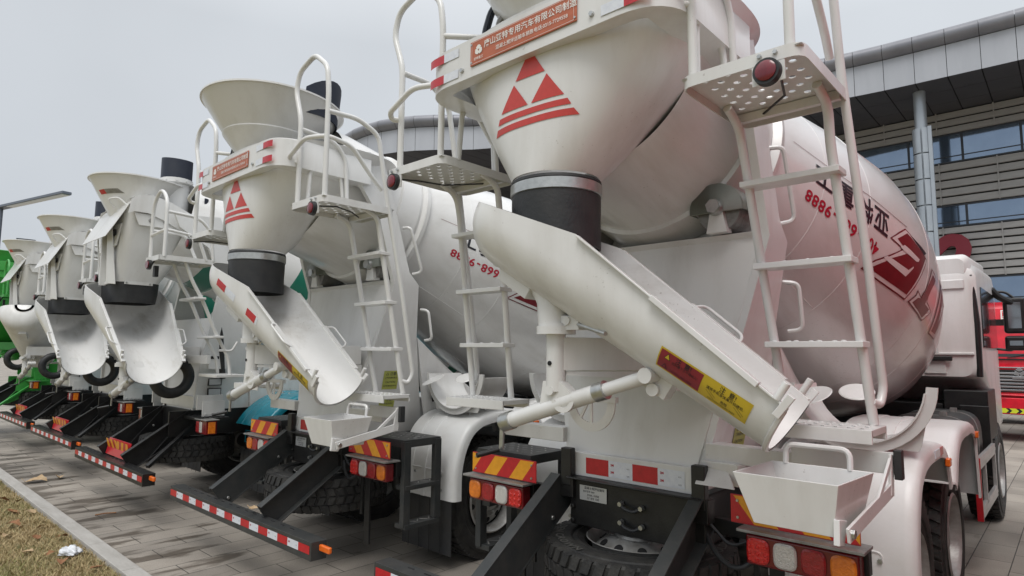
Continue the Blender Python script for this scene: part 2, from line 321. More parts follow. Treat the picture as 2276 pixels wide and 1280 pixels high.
def grass():
    m = bpy.data.materials.new('faded_grass'); m.use_nodes = True; t = m.node_tree; b = t.nodes['Principled BSDF']; b.inputs['Roughness'].default_value = .8
    at = t.nodes.new('ShaderNodeVertexColor'); at.layer_name = 'tint'; t.links.new(at.outputs[0], b.inputs['Base Color'])
    n = 60000
    xs = -4.2 - 13 * rng.random(n) ** 1.35; ys = 1.795 + .02 * np.sin(xs * 7) + .015 * np.sin(xs * 23) - 1.25 * rng.random(n)
    green = np.clip(np.sin(xs * 2.3 + 1) * np.cos(ys * 3.7 + xs) * .5 + np.sin(xs * .9) * .4 + rng.normal(size=n) * .3, -1, 1)
    keep = rng.random(n) < .85; xs, ys, green = xs[keep], ys[keep], green[keep]; n = len(xs)
    a = rng.random(n) * 2 * pi; h = .018 + .04 * rng.random(n); w = .0022 + .0025 * rng.random(n); ln = (.35 + 1.3 * rng.random(n)) * h; la = rng.random(n) * 2 * pi
    z = -.036
    P = np.zeros((n, 5, 3)); ca, sa = np.cos(a) * w, np.sin(a) * w
    P[:, 0] = np.stack([xs - ca, ys - sa, np.full(n, z)], 1); P[:, 1] = np.stack([xs + ca, ys + sa, np.full(n, z)], 1)
    mx, my = xs + np.cos(la) * ln * .35, ys + np.sin(la) * ln * .35
    P[:, 2] = np.stack([mx + ca * .8, my + sa * .8, z + h * .65], 1); P[:, 3] = np.stack([mx - ca * .8, my - sa * .8, z + h * .65], 1)
    P[:, 4] = np.stack([xs + np.cos(la) * ln, ys + np.sin(la) * ln, z + h], 1)
    base = np.arange(n)[:, None] * 5
    me = bpy.data.meshes.new('grass')
    me.from_pydata(P.reshape(-1, 3).tolist(), [], [f for q in base[:, 0] for f in ((q, q + 1, q + 2, q + 3), (q + 3, q + 2, q + 4))])
    ca_ = me.color_attributes.new('tint', 'FLOAT_COLOR', 'POINT')
    tt = rng.random(n)[:, None]; dry = np.array([.50, .39, .215]) * (1 - tt) + np.array([.34, .26, .135]) * tt; gr = np.array([.15, .20, .05]) * (1 - tt) + np.array([.23, .24, .08]) * tt
    k = np.clip(green * .9 + .12, 0, 1)[:, None]; col = dry * (1 - k) + gr * k
    cc = np.concatenate([np.repeat(col[:, None], 5, 1), np.ones((n, 5, 1))], 2).reshape(-1)
    ca_.data.foreach_set('color', cc)
    me.materials.append(m); o = bpy.data.objects.new('grass', me); C.objects.link(o); tag(o, None, None, None, 'stuff')
grass()
# litter on the lawn
M['leaf'] = mat('dry_leaf', (.30, .15, .065), .8, 0, 0, (.20, .085, .04), 30, bump=.4)
M['paleleaf'] = mat('pale_dry_leaf', (.48, .36, .22), .8, 0, 0, (.36, .24, .13), 30, bump=.4)
M['bag'] = mat('thin_white_plastic', (.72, .74, .77), .25, 0, .3, (.6, .62, .66), 30, bump=.3, bscale=40)
def leaf_mesh(s, sd):
    r = random.Random(sd); g = MB(); n = 9
    L_, Rr, Mi = [], [], []
    for i in range(n):
        t = i / (n - 1); w = s * .36 * sin(pi * min(1, t * 1.02)) ** .8 * (1 + .25 * sin(i * 2.2 + sd)); c = .12 * s * sin(t * pi * 1.2 + sd)
        Mi.append(g.v((t * s - s / 2, 0, c))); L_.append(g.v((t * s - s / 2, w + 1e-4, c + w * .45))); Rr.append(g.v((t * s - s / 2, -w - 1e-4, c + w * .3)))
    for i in range(n - 1): g._f([Mi[i], Mi[i + 1], L_[i + 1], L_[i]]); g._f([Rr[i], Rr[i + 1], Mi[i + 1], Mi[i]])
    g.tube([(-s * .5, 0, Mi[0].co.z), (-s * .72, .01, .005)], .0025, seg=5)
    return g
cols = ['leaf', 'paleleaf']
for i, (px, py, s, k) in enumerate([(-8.42, 1.45, .15, 0), (-7.56, 1.71, .10, 0), (-8.93, 1.70, .13, 1), (-9.7, 1.70, .13, 1), (-7.23, 1.37, .10, 1), (-7.97, 1.33, .12, 1), (-6.66, 1.52, .14, 0), (-9.84, 1.58, .14, 0), (-6.3, 1.68, .10, 0), (-9.1, 1.56, .17, 0), (-7.7, 1.52, .10, 0), (-8.1, 1.62, .09, 1), (-7.0, 1.5, .08, 0)]):
    o = leaf_mesh(s, i).build('fallen_leaf', cols[k]); o.location = (px, py, .006); o.rotation_euler = (random.uniform(-.3, .3), random.uniform(-.3, .3), random.uniform(0, 6))
    tag(o, 'curled rust brown leaf lying on the faded lawn' if k == 0 else 'pale straw coloured dry leaf lying on the faded lawn', 'leaf', 'fallen leaves on the lawn')
for i, (px, py, s) in enumerate([(-10.83, 2.08, .26), (-10.9, 2.36, .16)]):
    o = leaf_mesh(s, 30 + i).build('fallen_leaf', 'paleleaf'); o.location = (px, py, .02); o.rotation_euler = (.1, .2, 1 + i * 2)
    tag(o, ['long curled leaf against the kerb on the paving stones', 'smaller curled tan leaf on the paving just off the kerb'][i], 'leaf', 'fallen leaves on the paving')
o = leaf_mesh(.10, 41).build('fallen_leaf', 'paleleaf'); o.location = (-5.02, 2.42, .585); o.rotation_euler = (.1, .1, .5); tag(o, 'dry tan leaf caught on top of the grey bumper bar', 'leaf')
g = MB(); g.tube([(0, 0, .01), (.09, .012, .014), (.2, 0, .01)], .008, seg=6); o = g.build('stick', 'leaf'); o.location = (-8.22, 2.14, .002); o.rotation_euler = (0, 0, 1.35); tag(o, 'short dark stick lying on the paving near the kerb', 'stick')
g = bmesh.new(); bmesh.ops.create_icosphere(g, subdivisions=4, radius=1)
for v in g.verts:
    p = v.co.copy(); q = .55 * sin(p.x * 5 + p.y * 4) + .4 * sin(p.y * 9 - p.z * 6) + .3 * sin(p.x * 13 + p.z * 11) + .25 * sin(p.z * 17 + p.y * 15)
    v.co = V((p.x * .105, p.y * .075, max(p.z, -.2) * .05)) * (1 + .26 * q); v.co.x += .05 * max(0, -p.x) ** 2
o = finish(g, 'plastic_bag', 'bag', sharp=12); o.location = (-6.9, 1.62, .015); o.rotation_euler = (0, 0, .5); tag(o, 'crumpled white plastic bag lying on the lawn', 'plastic bag')

# ------------------------------------------------------------------ shared truck parts
def tyre_bm(R0=.55, W=.30, ri=.30, lugs=44):
    h = W / 2; g = MB()
    pr = [(ri, -h * .62), (ri + .015, -h * .85), (ri + .06, -h * .97), (ri + .085, -h * .93), (ri + .095, -h * 1.0), (R0 - .12, -h * 1.04), (R0 - .075, -h * 1.0), (R0 - .07, -h * .95), (R0 - .03, -h * .93), (R0 - .018, -h * .84)]
    g.lathe([(r, z) for r, z in pr] + [(r, -z) for r, z in pr[::-1]], seg=72, cap=False)
    for k in range(lugs):
        for j, (z0, z1) in enumerate(((-.93, -.5), (-.44, -.04), (.04, .44), (.5, .93))):
            a = 2 * pi * (k + (.5 if j in (1, 2) else 0)) / lugs; w = 2 * pi * R0 / lugs * .74; sk = .18 * (1 if j % 2 else -1)
            c, s = cos(a), sin(a); u = V((-s, c, 0)); n = V((c, s, 0)); ps = []
            for rr, sh in ((R0 - .03, 1), (R0, .88)):
                for z, q in ((z0, -1), (z1, 1)):
                    for e in (-1, 1): ps.append(g.v(n * (rr - (.012 if abs(z) > .8 else 0)) + u * (e * w / 2 * sh + q * sk * w) + V((0, 0, z * h))))
            for q in ((4, 5, 7, 6), (0, 1, 5, 4), (2, 6, 7, 3), (0, 4, 6, 2), (1, 3, 7, 5)): g._f([ps[i] for i in q])
    return g
TYRE = None
def wheel(name, parent, loc, rot, words=False):
    """tyre mesh with a rim child; axis is local Z"""
    global TYRE
    if TYRE is None:
        o = tyre_bm().build(name, 'tyre', sharp=28); C.objects.unlink(o); TYRE = o.data
        g = MB(); g.lathe([(.305, -.14), (.29, -.15), (.275, -.12), (.265, -.02), (.255, .03), (.235, .05), (.175, .075), (.16, .07), (.125, .07), (.12, .10), (.085, .11), (.05, .115), (.001, .115)], seg=48, cap=False)
        g.lathe([(.31, .145), (.295, .155), (.28, .13), (.268, .03)], seg=48, cap=False)
        g.mi = 1
        for k in range(10):
            a = 2 * pi * k / 10; p = V((cos(a), sin(a), 0)); n = (V((0, 0, 1)) * .92 + p * .38).normalized()
            g.cyl(p * .207 + V((0, 0, .052)), p * .207 + V((0, 0, .052)) + n * .012, .027, .027, 14)
        g.mi = 0
        for k in range(10): a = 2 * pi * (k + .5) / 10; g.cyl((cos(a) * .143, sin(a) * .143, .07), (cos(a) * .143, sin(a) * .143, .1), .014, .012, 6)
        r = g.build('rim', ['rim', 'dark']); C.objects.unlink(r); wheel.rim = r.data
    o = bpy.data.objects.new(name, TYRE); C.objects.link(o); o.parent = parent; o.location = loc; o.rotation_euler = rot
    if words:
        g = MB(); g.lathe([(.305, -.14), (.29, -.15), (.27, -.05), (.272, .10), (.285, .135), (.30, .15), (.306, .147)], seg=48, cap=False); g.lathe([(.272, .04), (.262, .075), (.245, .10), (.20, .135), (.16, .155), (.14, .16), (.135, .175), (.11, .18), (.108, .15), (.06, .15)], seg=48, cap=False); g.mi = 1
        for k in range(10):
            a = 2 * pi * k / 10; p = V((cos(a), sin(a), 0)); q = (V((0, 0, 1)) * .78 + p * .62).normalized(); c = p * .213 + V((0, 0, .122)); g.cyl(c, c + q * .008, .026, .026, 16)
        g.mi = 1; g.cyl((0, 0, .10), (0, 0, .12), .108, seg=32); g.mi = 0
        for k in range(10): a = 2 * pi * (k + .5) / 10; g.cyl((cos(a) * .15, sin(a) * .15, .155), (cos(a) * .15, sin(a) * .15, .159), .012, seg=8)
        g.build('rim', ['rim', 'dark'], o)
    else: r = bpy.data.objects.new('rim', wheel.rim); C.objects.link(r); r.parent = o
    if words:
        L_ = []
        for w, a0 in (('GOLDEN CROWN', 200), ('GOLDEN CROWN', 20)):
            vs_, fs = text2d(w, .075, .02, 1.15); L_ = []; L_.append(([((.465 + y * .85) * cos(R(a0) + x / .465), (.465 + y * .85) * sin(R(a0) + x / .465)) for x, y in [(p[0], -p[1]) for p in vs_]], fs, 0, 0))
            b = art_bm(L_)
            for v in b.verts: v.co.z = .158
            bmesh.ops.recalc_face_normals(b, faces=b.faces); finish(b, 'raised_lettering', 'tyre_letter', o)
    return o
M['tyre_letter'] = mat('worn_rubber_lettering', (.10, .098, .09), .6)
def fender(parent, y0, y1, x0, x1, z1, rear_z, front_z, m, sx=1, arc=None):
    g = MB(); rr = .2
    path = [(y0 - .0, rear_z), (y0, max(rear_z + .02, z1 - .47)), (y0 + .05, z1 - .28), (y0 + .15, z1 - .12), (y0 + .30, z1 - .03), (y0 + .5, z1), (y1 - .35, z1), (y1 - .15, z1 - .04), (y1 - .05, z1 - .12), (y1 + .02, front_z)]
    path = fillet([(0, a, b) for a, b in path], .12, 5); rows = []
    if arc: path = [V((0, arc - .76 * cos(R(a)), .56 + .76 * sin(R(a)))) for a in range(30, 189, 6)]
    for i, p in enumerate(path):
        d = (path[min(i + 1, len(path) - 1)] - path[max(i - 1, 0)]).normalized(); n = V((0, -d.z, d.y))
        if n.z < 0 and i > len(path) // 2: n = -n if n.y < 0 else n
        row = []
        for x, o in ((x0, -.03), (x0 + .012, 0), (x0 + .12, 0), (x0 + .125, .007), (x0 + .17, .007), (x0 + .175, 0), (x0 + .3, 0), (x0 + .305, .007), (x0 + .35, .007), (x0 + .355, 0), (x1 - .06, 0), (x1 - .025, -.006), (x1 - .008, -.02), (x1, -.045), (x1, -.085), (x1 - .012, -.088)):
            row.append(V((x * sx, 0, 0)) + p + n * o)
        rows.append(row)
    g.rings(rows, closed=False)
    f = g.build('fender', m, parent, solid=.006, sharp=50)
    return f, path
def tail_lamp(parent, x0, x1, sx):
    """lamp cluster spanning x0..x1 in the plane y = -.05"""
    g = MB(); g.box(((x0 + x1) / 2, -.03, .93), (x1 - x0, .08, .14)); b = g.build('tail_lamp', 'lensred_body', parent, bevel=.012)
    seq = ['lensamber', 'lensred', 'lensclear', 'lensbright']
    if sx > 0: seq = ['lensbright', 'lensclear', 'lensred', 'lensamber']
    w = (x1 - x0) / 4
    for i, k in enumerate(seq):
        g = MB(); c = x0 + w * (i + .5); pts = []
        for a in range(20): t = 2 * pi * a / 20; q = lambda s: math.copysign(abs(s) ** .55, s); pts.append((c + q(cos(t)) * w * .43, q(sin(t)) * .058))
        g.rings([[(x, -.07, .93 + z) for x, z in pts], [(x, -.078, .93 + z) for x, z in pts], [((x - c) * .85 + c, -.084, .93 + z * .85) for x, z in pts]])
        if k in ('lensbright',):
            for a in (-.3, 0, .3):
                for q in (-.3, 0, .3): g.cyl((c + a * w, -.083, .92 + q * .1), (c + a * w, -.088, .92 + q * .1), .011, .006, 8)
        g.build('lens', k, b)
    g = MB(); g.box(((x0 + x1) / 2, -.03, 1.018), (x1 - x0 + .06, .15, .014)); g.build('lamp_cover', 'castiron', parent, bevel=.003)
    g = MB(); g.box(((x0 + x1) / 2 - .0 , .05, .95), (x1 - x0 + .03, .06, .12)); g.box(((x0 + x1) / 2 - sx * .14, .04, .6), (.07, .02, .6)); g.box(((x0 + x1) / 2 - sx * .24, .05, .72), (.03, .02, .4)); g.build('lamp_bracket', 'black', parent, bevel=.004)
    b = art_bm(stripes(x0 - .0, x1 + .08, 0, .125, 5, .1, mirror=sx > 0) if sx < 0 else stripes(x0 - .08, x1, 0, .125, 5, .1, mirror=True))
    xa, xb = (x0, x1 + .08) if sx < 0 else (x0 - .08, x1)
    w_ = MB(); w_.box(((xa + xb) / 2, -.035, 1.10), (xb - xa + .004, .006, .135)); wb = w_.build('warning_board', 'red', parent, bevel=.002)
    finish(place_art(b, (0, -.038, 1.0375), (1, 0, 0), (0, 0, 1), .002), 'reflective_stripes', ['red', 'yellow'], wb)
    g = MB()
    for a in (.06, .94):
        for z in (1.06, 1.14): g.bolt((xa + (xb - xa) * a, -.04, z), (0, -1, 0), .008, .006)
    g.build('rivets', 'steel', wb)
M['lensred_body'] = mat('dark_red_lamp_body', (.16, .006, .01), .25, 0, .4)
def tape_row(x0, x1, z0, z1, n, start=0):
    w = (x1 - x0) / n; return [rect(x0 + i * w, z0, x0 + (i + 1) * w, z1, (i + start) % 2) for i in range(n)]
def tape_marks(x0, x1, z0, z1):
    """the small red 3M mark and the grey certificate mark printed on a white tape cell"""
    h = z1 - z0; L_ = []
    for zc in ((.3, .74) if h > .06 else (.6,)):
        k = h * (.2 if h > .06 else .3)
        L_.append((*text2d('3M', k, .03), 2, .0012)); L_[-1] = move(L_[-1], x0 + (x1 - x0) * .16, z0 + h * zc)
        L_.append((*text2d('CCC', k * .5, .01), 3, .0012)); L_[-1] = move(L_[-1], x0 + (x1 - x0) * .83, z0 + h * (zc - .1))
    return L_

DR_T = .278; DR_O = V((0, .513, 3.207)); DR_A = V((0, cos(DR_T), -sin(DR_T))); DR_N = V((0, sin(DR_T), cos(DR_T)))
DR_PROF = [(-.75, .60), (-.62, .62), (-.12, .648), (-.11, .672), (.11, .678), (.12, .66), (.7, .81), (1.216, .955), (1.8, 1.085), (2.0, 1.118), (2.212, 1.138), (2.4, 1.143), (2.593, 1.138), (2.85, 1.125), (3.29, 1.075), (3.70, 1.0), (3.988, .92), (4.14, .82), (4.24, .6), (4.28, .3), (4.29, .001)]
def drum_r(s):
    return float(np.interp(s, [p[0] for p in DR_PROF], [p[1] for p in DR_PROF]))
def drum_pt(s, th, off=0):
    th = R(th); return DR_O + DR_A * s + (V((1, 0, 0)) * sin(th) + DR_N * cos(th)) * (drum_r(s) + off)
def drum(parent, m):
    g = MB(); g.lathe([(r, s) for s, r in DR_PROF], DR_O, DR_A, 128, cap=False, ref=DR_N)
    for s in (.7, 1.216, 2.2, 2.62, 3.4): g.lathe([(drum_r(s - .006), s - .006), (drum_r(s) + .0025, s), (drum_r(s + .006), s + .006)], DR_O, DR_A, 128, cap=False, ref=DR_N)
    for a in (20, 140, 262): # longitudinal weld seams
        g.tube([drum_pt(s, a + (s > 1.2) * 40 + (s > 2.2) * 30, .0005) for s in np.linspace(.15, 1.2, 9)], .004, seg=5); g.tube([drum_pt(s, a + 35, .0005) for s in np.linspace(1.23, 2.19, 7)], .004, seg=5)
        g.tube([drum_pt(s, a + 70, .0005) for s in np.linspace(2.63, 3.95, 9)], .004, seg=5)
    d = g.build('drum', m, parent, sharp=40)
    g = MB(); th = R(84)  # bolted inspection hatch on the cone
    g.lathe([(drum_r(.118) + .004, .14), (drum_r(.3) + .012, .16), (drum_r(.3) + .012, .2), (drum_r(.2) + .002, .22)], DR_O, DR_A, 96, cap=False, ref=DR_N)
    g.build('roller_track', 'drumwhite', parent, sharp=50)
    return d
LOGO = {
 'o1': [(1.716, 87.0), (2.131, 91.4), (2.12, 93.7), (1.928, 112.8), (1.291, 115.4), (1.397, 108.5), (1.461, 105.8), (1.691, 96.5), (1.503, 96.1), (1.618, 90.8)],
 'r1': [(1.371, 112.9), (1.467, 108.1), (1.507, 106.4), (1.563, 103.5), (1.772, 96.4), (1.599, 94.1), (1.741, 88.6), (2.101, 91.7), (2.065, 94.8), (1.92, 110.6)],
 'w1': [(1.478, 105.1), (1.514, 103.7), (1.581, 103.2), (1.822, 102.4), (1.884, 99.6), (1.895, 99.8), (1.809, 105.4), (1.497, 105.5)],
 'w2': [(1.65, 96.4), (1.708, 94.4), (1.968, 94.8), (1.955, 96.1), (1.915, 96.8), (1.706, 96.9)],
 'k1': [(1.783, 88.3), (2.116, 89.3), (2.056, 91.2)],
 'o2': [(2.29, 92.0), (2.46, 92.4), (2.324, 99.6), (2.327, 105.4), (2.536, 106.1), (2.375, 113.0), (1.977, 112.3), (2.065, 107.5), (2.067, 105.4), (2.166, 106.4)],
 'r2': [(2.328, 94.0), (2.442, 94.2), (2.339, 100.3), (2.291, 107.0), (2.442, 106.8), (2.345, 112.0), (2.052, 111.0), (2.114, 107.8), (2.174, 106.9), (2.236, 100.2)],
 'o3': [(2.754, 89.1), (3.1, 90.0), (3.2, 95.0), (3.16, 101), (3.04, 111), (2.716, 113), (2.698, 100.8)],
 'r3': [(2.79, 91.1), (3.05, 91.6), (3.1, 97), (2.963, 109.3), (2.766, 110.9), (2.80, 99.8)],
 'w3': [(2.88, 99), (2.98, 95), (2.985, 101), (2.90, 105)],
}
def inset(P, d):
    """shrink a (s, theta) outline by d metres"""
    q = [(s, R(t) * 1.1) for s, t in P]; n = len(q); ar = sum(q[i][0] * q[(i + 1) % n][1] - q[(i + 1) % n][0] * q[i][1] for i in range(n)); sg = 1 if ar > 0 else -1; o = []
    for i in range(n):
        a, b, c = [V(q[(i + k) % n]) for k in (-1, 0, 1)]
        n1 = V((-(b - a).y, (b - a).x)).normalized() * sg; n2 = V((-(c - b).y, (c - b).x)).normalized() * sg
        m = (n1 + n2); m = m / max(.35, m.length_squared / 2) if m.length > .1 else n1; p = b + m * d; o.append((p.x, math.degrees(p.y / 1.1)))
    return o
def drum_art(parent, name, layers, mats):
    b = art_bm([([(s, R(t) * 1.1) for s, t in vs_], fs, mi, dz) for vs_, fs, mi, dz in layers], .05)
    bmesh.ops.triangulate(b, faces=[f for f in b.faces if len(f.verts) > 4])
    for v in b.verts: v.co = drum_pt(v.co.x, math.degrees(v.co.y / 1.1), .003 + v.co.z)
    bmesh.ops.recalc_face_normals(b, faces=b.faces)
    for f in b.faces:
        c = f.calc_center_median() - DR_O; c -= DR_A * c.dot(DR_A)
        if f.normal.dot(c) < 0: f.normal_flip()
    return finish(b, name, mats, parent)
def drum_graphics(d, paint):
    Ls = []
    for k in '123':
        Ls.append(pol(LOGO['o' + k], 0, 0)); Ls.append(pol(inset(LOGO['o' + k], .012), 1, .0012)); Ls.append(pol(LOGO['r' + k], 0, .0024))
    for k in ('w1', 'w2', 'w3'): Ls.append(pol(LOGO[k], 1, .0036))
    Ls.append(pol(LOGO['k1'], 2, .0036))
    drum_art(d, 'drum_logo', Ls, ['logo', paint, 'ink'])
    def line(t, s0, th, size, bold, step, mi):
        o = []
        for i, ch in enumerate(t):
            vs_, fs = text2d(ch, size, bold); o.append(([(s0 - i * step - x, th + math.degrees(y / 1.03)) for x, y in vs_], fs, mi, 0))
        return o
    drum_art(d, 'phone_number', line('400-668-9888', 1.36, 104.4, .135, .022, .0715, 0), ['phone'])
    drum_art(d, 'maker_lettering', line('亚特重工', 1.37, 91.2, .215, .02, .226, 0), ['ink'])
    drum_art(d, 'pin_stripe', [pol([(.35, 83.6), (1.75, 85.6), (1.75, 85.85), (.35, 83.85)])], ['logo'])

def ell(c, rx, ry, z, n=64, p=1.0):
    o = []
    for k in range(n):
        t = 2 * pi * k / n; q = lambda s: math.copysign(abs(s) ** p, s); o.append(V((c[0] + q(cos(t)) * rx, c[1] + q(sin(t)) * ry, z)))
    return o
def lerp(a, b, t): return a + (b - a) * t

def rail_frame(parent, sx, long_rail=True):
    """rear ladder: stringers with rungs, perforated platform with a marker lamp, and the handrails round it"""
    cx = 1.02 * sx; X = lambda d: cx + d * sx       # d>0 = outboard
    # ladder
    g = MB()
    for d0, d1 in ((-.21, -.12), (.19, .25)):
        g.tube([(X(d0 * .98), -.36, 3.0), (X(d0), -.22, 2.95), (X(d0 * .96 + .0), -.19, 2.8), (X(d1), .03, 1.55)], .021, .08, 12)
    lad = g.build('ladder', 'white', parent, sharp=50)
    for z, a in ((2.66, -.155), (2.27, -.09), (1.90, -.03)):
        g = MB(); t = (3.0 - z) / 1.45; xa, xb = X(lerp(-.21, -.12, t) - .025), X(lerp(.19, .25, t) + .02)
        g.box(((xa + xb) / 2, a - .015, z), (abs(xb - xa), .12, .028))
        for k in range(8): g.cyl((lerp(xa, xb, (k + .7) / 8.4), a - .04 + (k % 2) * .05, z + .013), (lerp(xa, xb, (k + .7) / 8.4), a - .04 + (k % 2) * .05, z + .02), .014, .01, 8)
        g.build('rung', 'white', lad, bevel=.008)
    g = MB(); g.box((X(.02), -.06, 1.53), (.54, .26, .03)); g.box((X(.02), -.185, 1.515), (.54, .012, .06)); g.box((X(.02), .065, 1.515), (.54, .012, .06))
    for k in range(10):
        for j in range(3): g.cyl((X(-.22 + k * .052), -.15 + j * .08, 1.544), (X(-.22 + k * .052), -.15 + j * .08, 1.55), .013, .01, 8)
    g.build('foot_plate', 'white', lad, bevel=.006)
    if long_rail:
        g = MB(); g.tube([(X(.2), -.7, 3.68), (X(.21), -.45, 3.69), (X(.235), -.27, 3.6), (X(.235), -.17, 3.1), (X(.262), -.02, 2.37), (X(.28), .10, 1.70), (X(.27), .06, 1.63), (X(.25), .01, 1.65)], .019, .07, 12); g.build('long_handrail', 'white', lad, sharp=50)
    # platform with real holes
    g = MB(); x0, x1, y0, y1, z, t = cx - .245, cx + .245, -.74, -.1, 3.02, .006; nx, ny = 10, 13; cxs, cys = (x1 - x0) / nx, (y1 - y0) / ny
    def cell(ix, iy, hole):
        ox, oy = x0 + cxs * (ix + .5), y0 + cys * (iy + .5); hx, hy = cxs / 2, cys / 2
        outr = [(hx, 0), (hx, hy), (0, hy), (-hx, hy), (-hx, 0), (-hx, -hy), (0, -hy), (hx, -hy)]
        if not hole:
            for zz in (z, z - t): g.poly([(ox + a, oy + b, zz) for a, b in outr])
            return
        r = .0155; inn = [(r * cos(k * pi / 4), r * sin(k * pi / 4)) for k in range(8)]
        for k in range(8):
            j = (k + 1) % 8
            for zz in (z, z - t): g.poly([(ox + outr[k][0], oy + outr[k][1], zz), (ox + outr[j][0], oy + outr[j][1], zz), (ox + inn[j][0], oy + inn[j][1], zz), (ox + inn[k][0], oy + inn[k][1], zz)])
            g.poly([(ox + inn[k][0], oy + inn[k][1], z), (ox + inn[j][0], oy + inn[j][1], z), (ox + inn[j][0], oy + inn[j][1], z - t), (ox + inn[k][0], oy + inn[k][1], z - t)])
    for ix in range(nx):
        for iy in range(ny): cell(ix, iy, 0 < ix < nx - 1 and 0 < iy < ny - 3 and (ix + iy) % 2 == 0)
    pl = [(x0, y0, 0), (x1, y0, 0), (x1, y1, 0), (x0, y1, 0)]
    P = fillet([(x0, (y0 + y1) / 2, 0)] + [(x0, y0, 0), (x1, y0, 0), (x1, y1, 0), (x0, y1, 0)] + [(x0, (y0 + y1) / 2 + .001, 0)], .06, 4)
    n = len(P); outn = []
    for p in P: outn.append(V(p) + (V(p) - V((cx, (y0 + y1) / 2, 0))).normalized() * .006)
    g.rings([[p + V((0, 0, z + .006)) for p in P], [p + V((0, 0, z + .008)) for p in outn], [p + V((0, 0, z - .045)) for p in outn], [p + V((0, 0, z - .045)) for p in P]], loop=True)
    g.box((cx, y1 - .1, z - .03), (.47, .03, .04))
    pf = g.build('platform', 'white', parent, sharp=40)
    lx = cx + (.12 if sx > 0 else -.2); g = MB()
    g.box((lx, y0 + .0, z - .06), (.125, .008, .13)); g.mi = 1
    g.cyl((lx, y0 - .002, z - .085), (lx, y0 - .032, z - .085), .054, .051, 28); g.mi = 2
    g.lathe([(.040, 0), (.040, .006), (.030, .011), (.001, .013)], (lx, y0 - .031, z - .085), (0, -1, 0), 28); g.mi = 3
    g.tube([(lx, y0 + .03, z - .06), (lx - .02, y0 + .2, z - .03), (lx - .06 * sx, y0 + .36, z - .04), (cx - .15 * sx, y1 - .05, z - .03)], .006, seg=6)
    for q in (-.03, .03): g.mi = 4; g.bolt((lx + q, y0 - .008, z - .012), (0, -1, 0), .01, .01)
    g.build('marker_lamp', ['white', 'rubber', 'maroon', 'black', 'steel'], pf, sharp=40)
    # handrails: flared loop over the rear edge, mid bar and side rail
    xa, xb = cx - .21, cx + .19                      # image-left and image-right posts
    g = MB(); y = -.70
    g.tube([(xa, y, 3.02), (xa, y, 3.72), (xa - .10, y, 3.98), (xa - .05, y, 4.13), (xa + .18, y, 4.2), (xb - .03, y, 4.05), (xb, y, 3.85), (xb, y, 3.02)], .02, .07, 12)
    g.tube([(xa, y, 3.36), (xa - .06, y - .03, 3.37), (xa - .03, y - .07, 3.4), (xa + .2, y - .07, 3.5), (xb + .01, y, 3.49), (xb + .02, y + .2, 3.46), (xb + .02, y + .4, 3.25), (xb + .01, y + .5, 3.17)], .018, .06, 12)
    xi = cx - .21 * sx; g.tube([(xi, y, 3.64), (xi, y + .3, 3.62), (xi, y + .42, 3.5), (xi, y + .45, 3.03)], .018, .08, 12)
    g.tube([(X(-.24), -.60, 3.02), (X(-.25), -.58, 3.36), (X(-.25), -.30, 3.36), (X(-.24), -.26, 3.02)], .017, .07, 12)
    if sx < 0: g.tube([(xb, y, 3.8), (xb + .1, y + .05, 3.78), (xb + .35, y + .2, 3.74)], .018, .04, 12)
    g.build('handrail', 'white', pf, sharp=50)

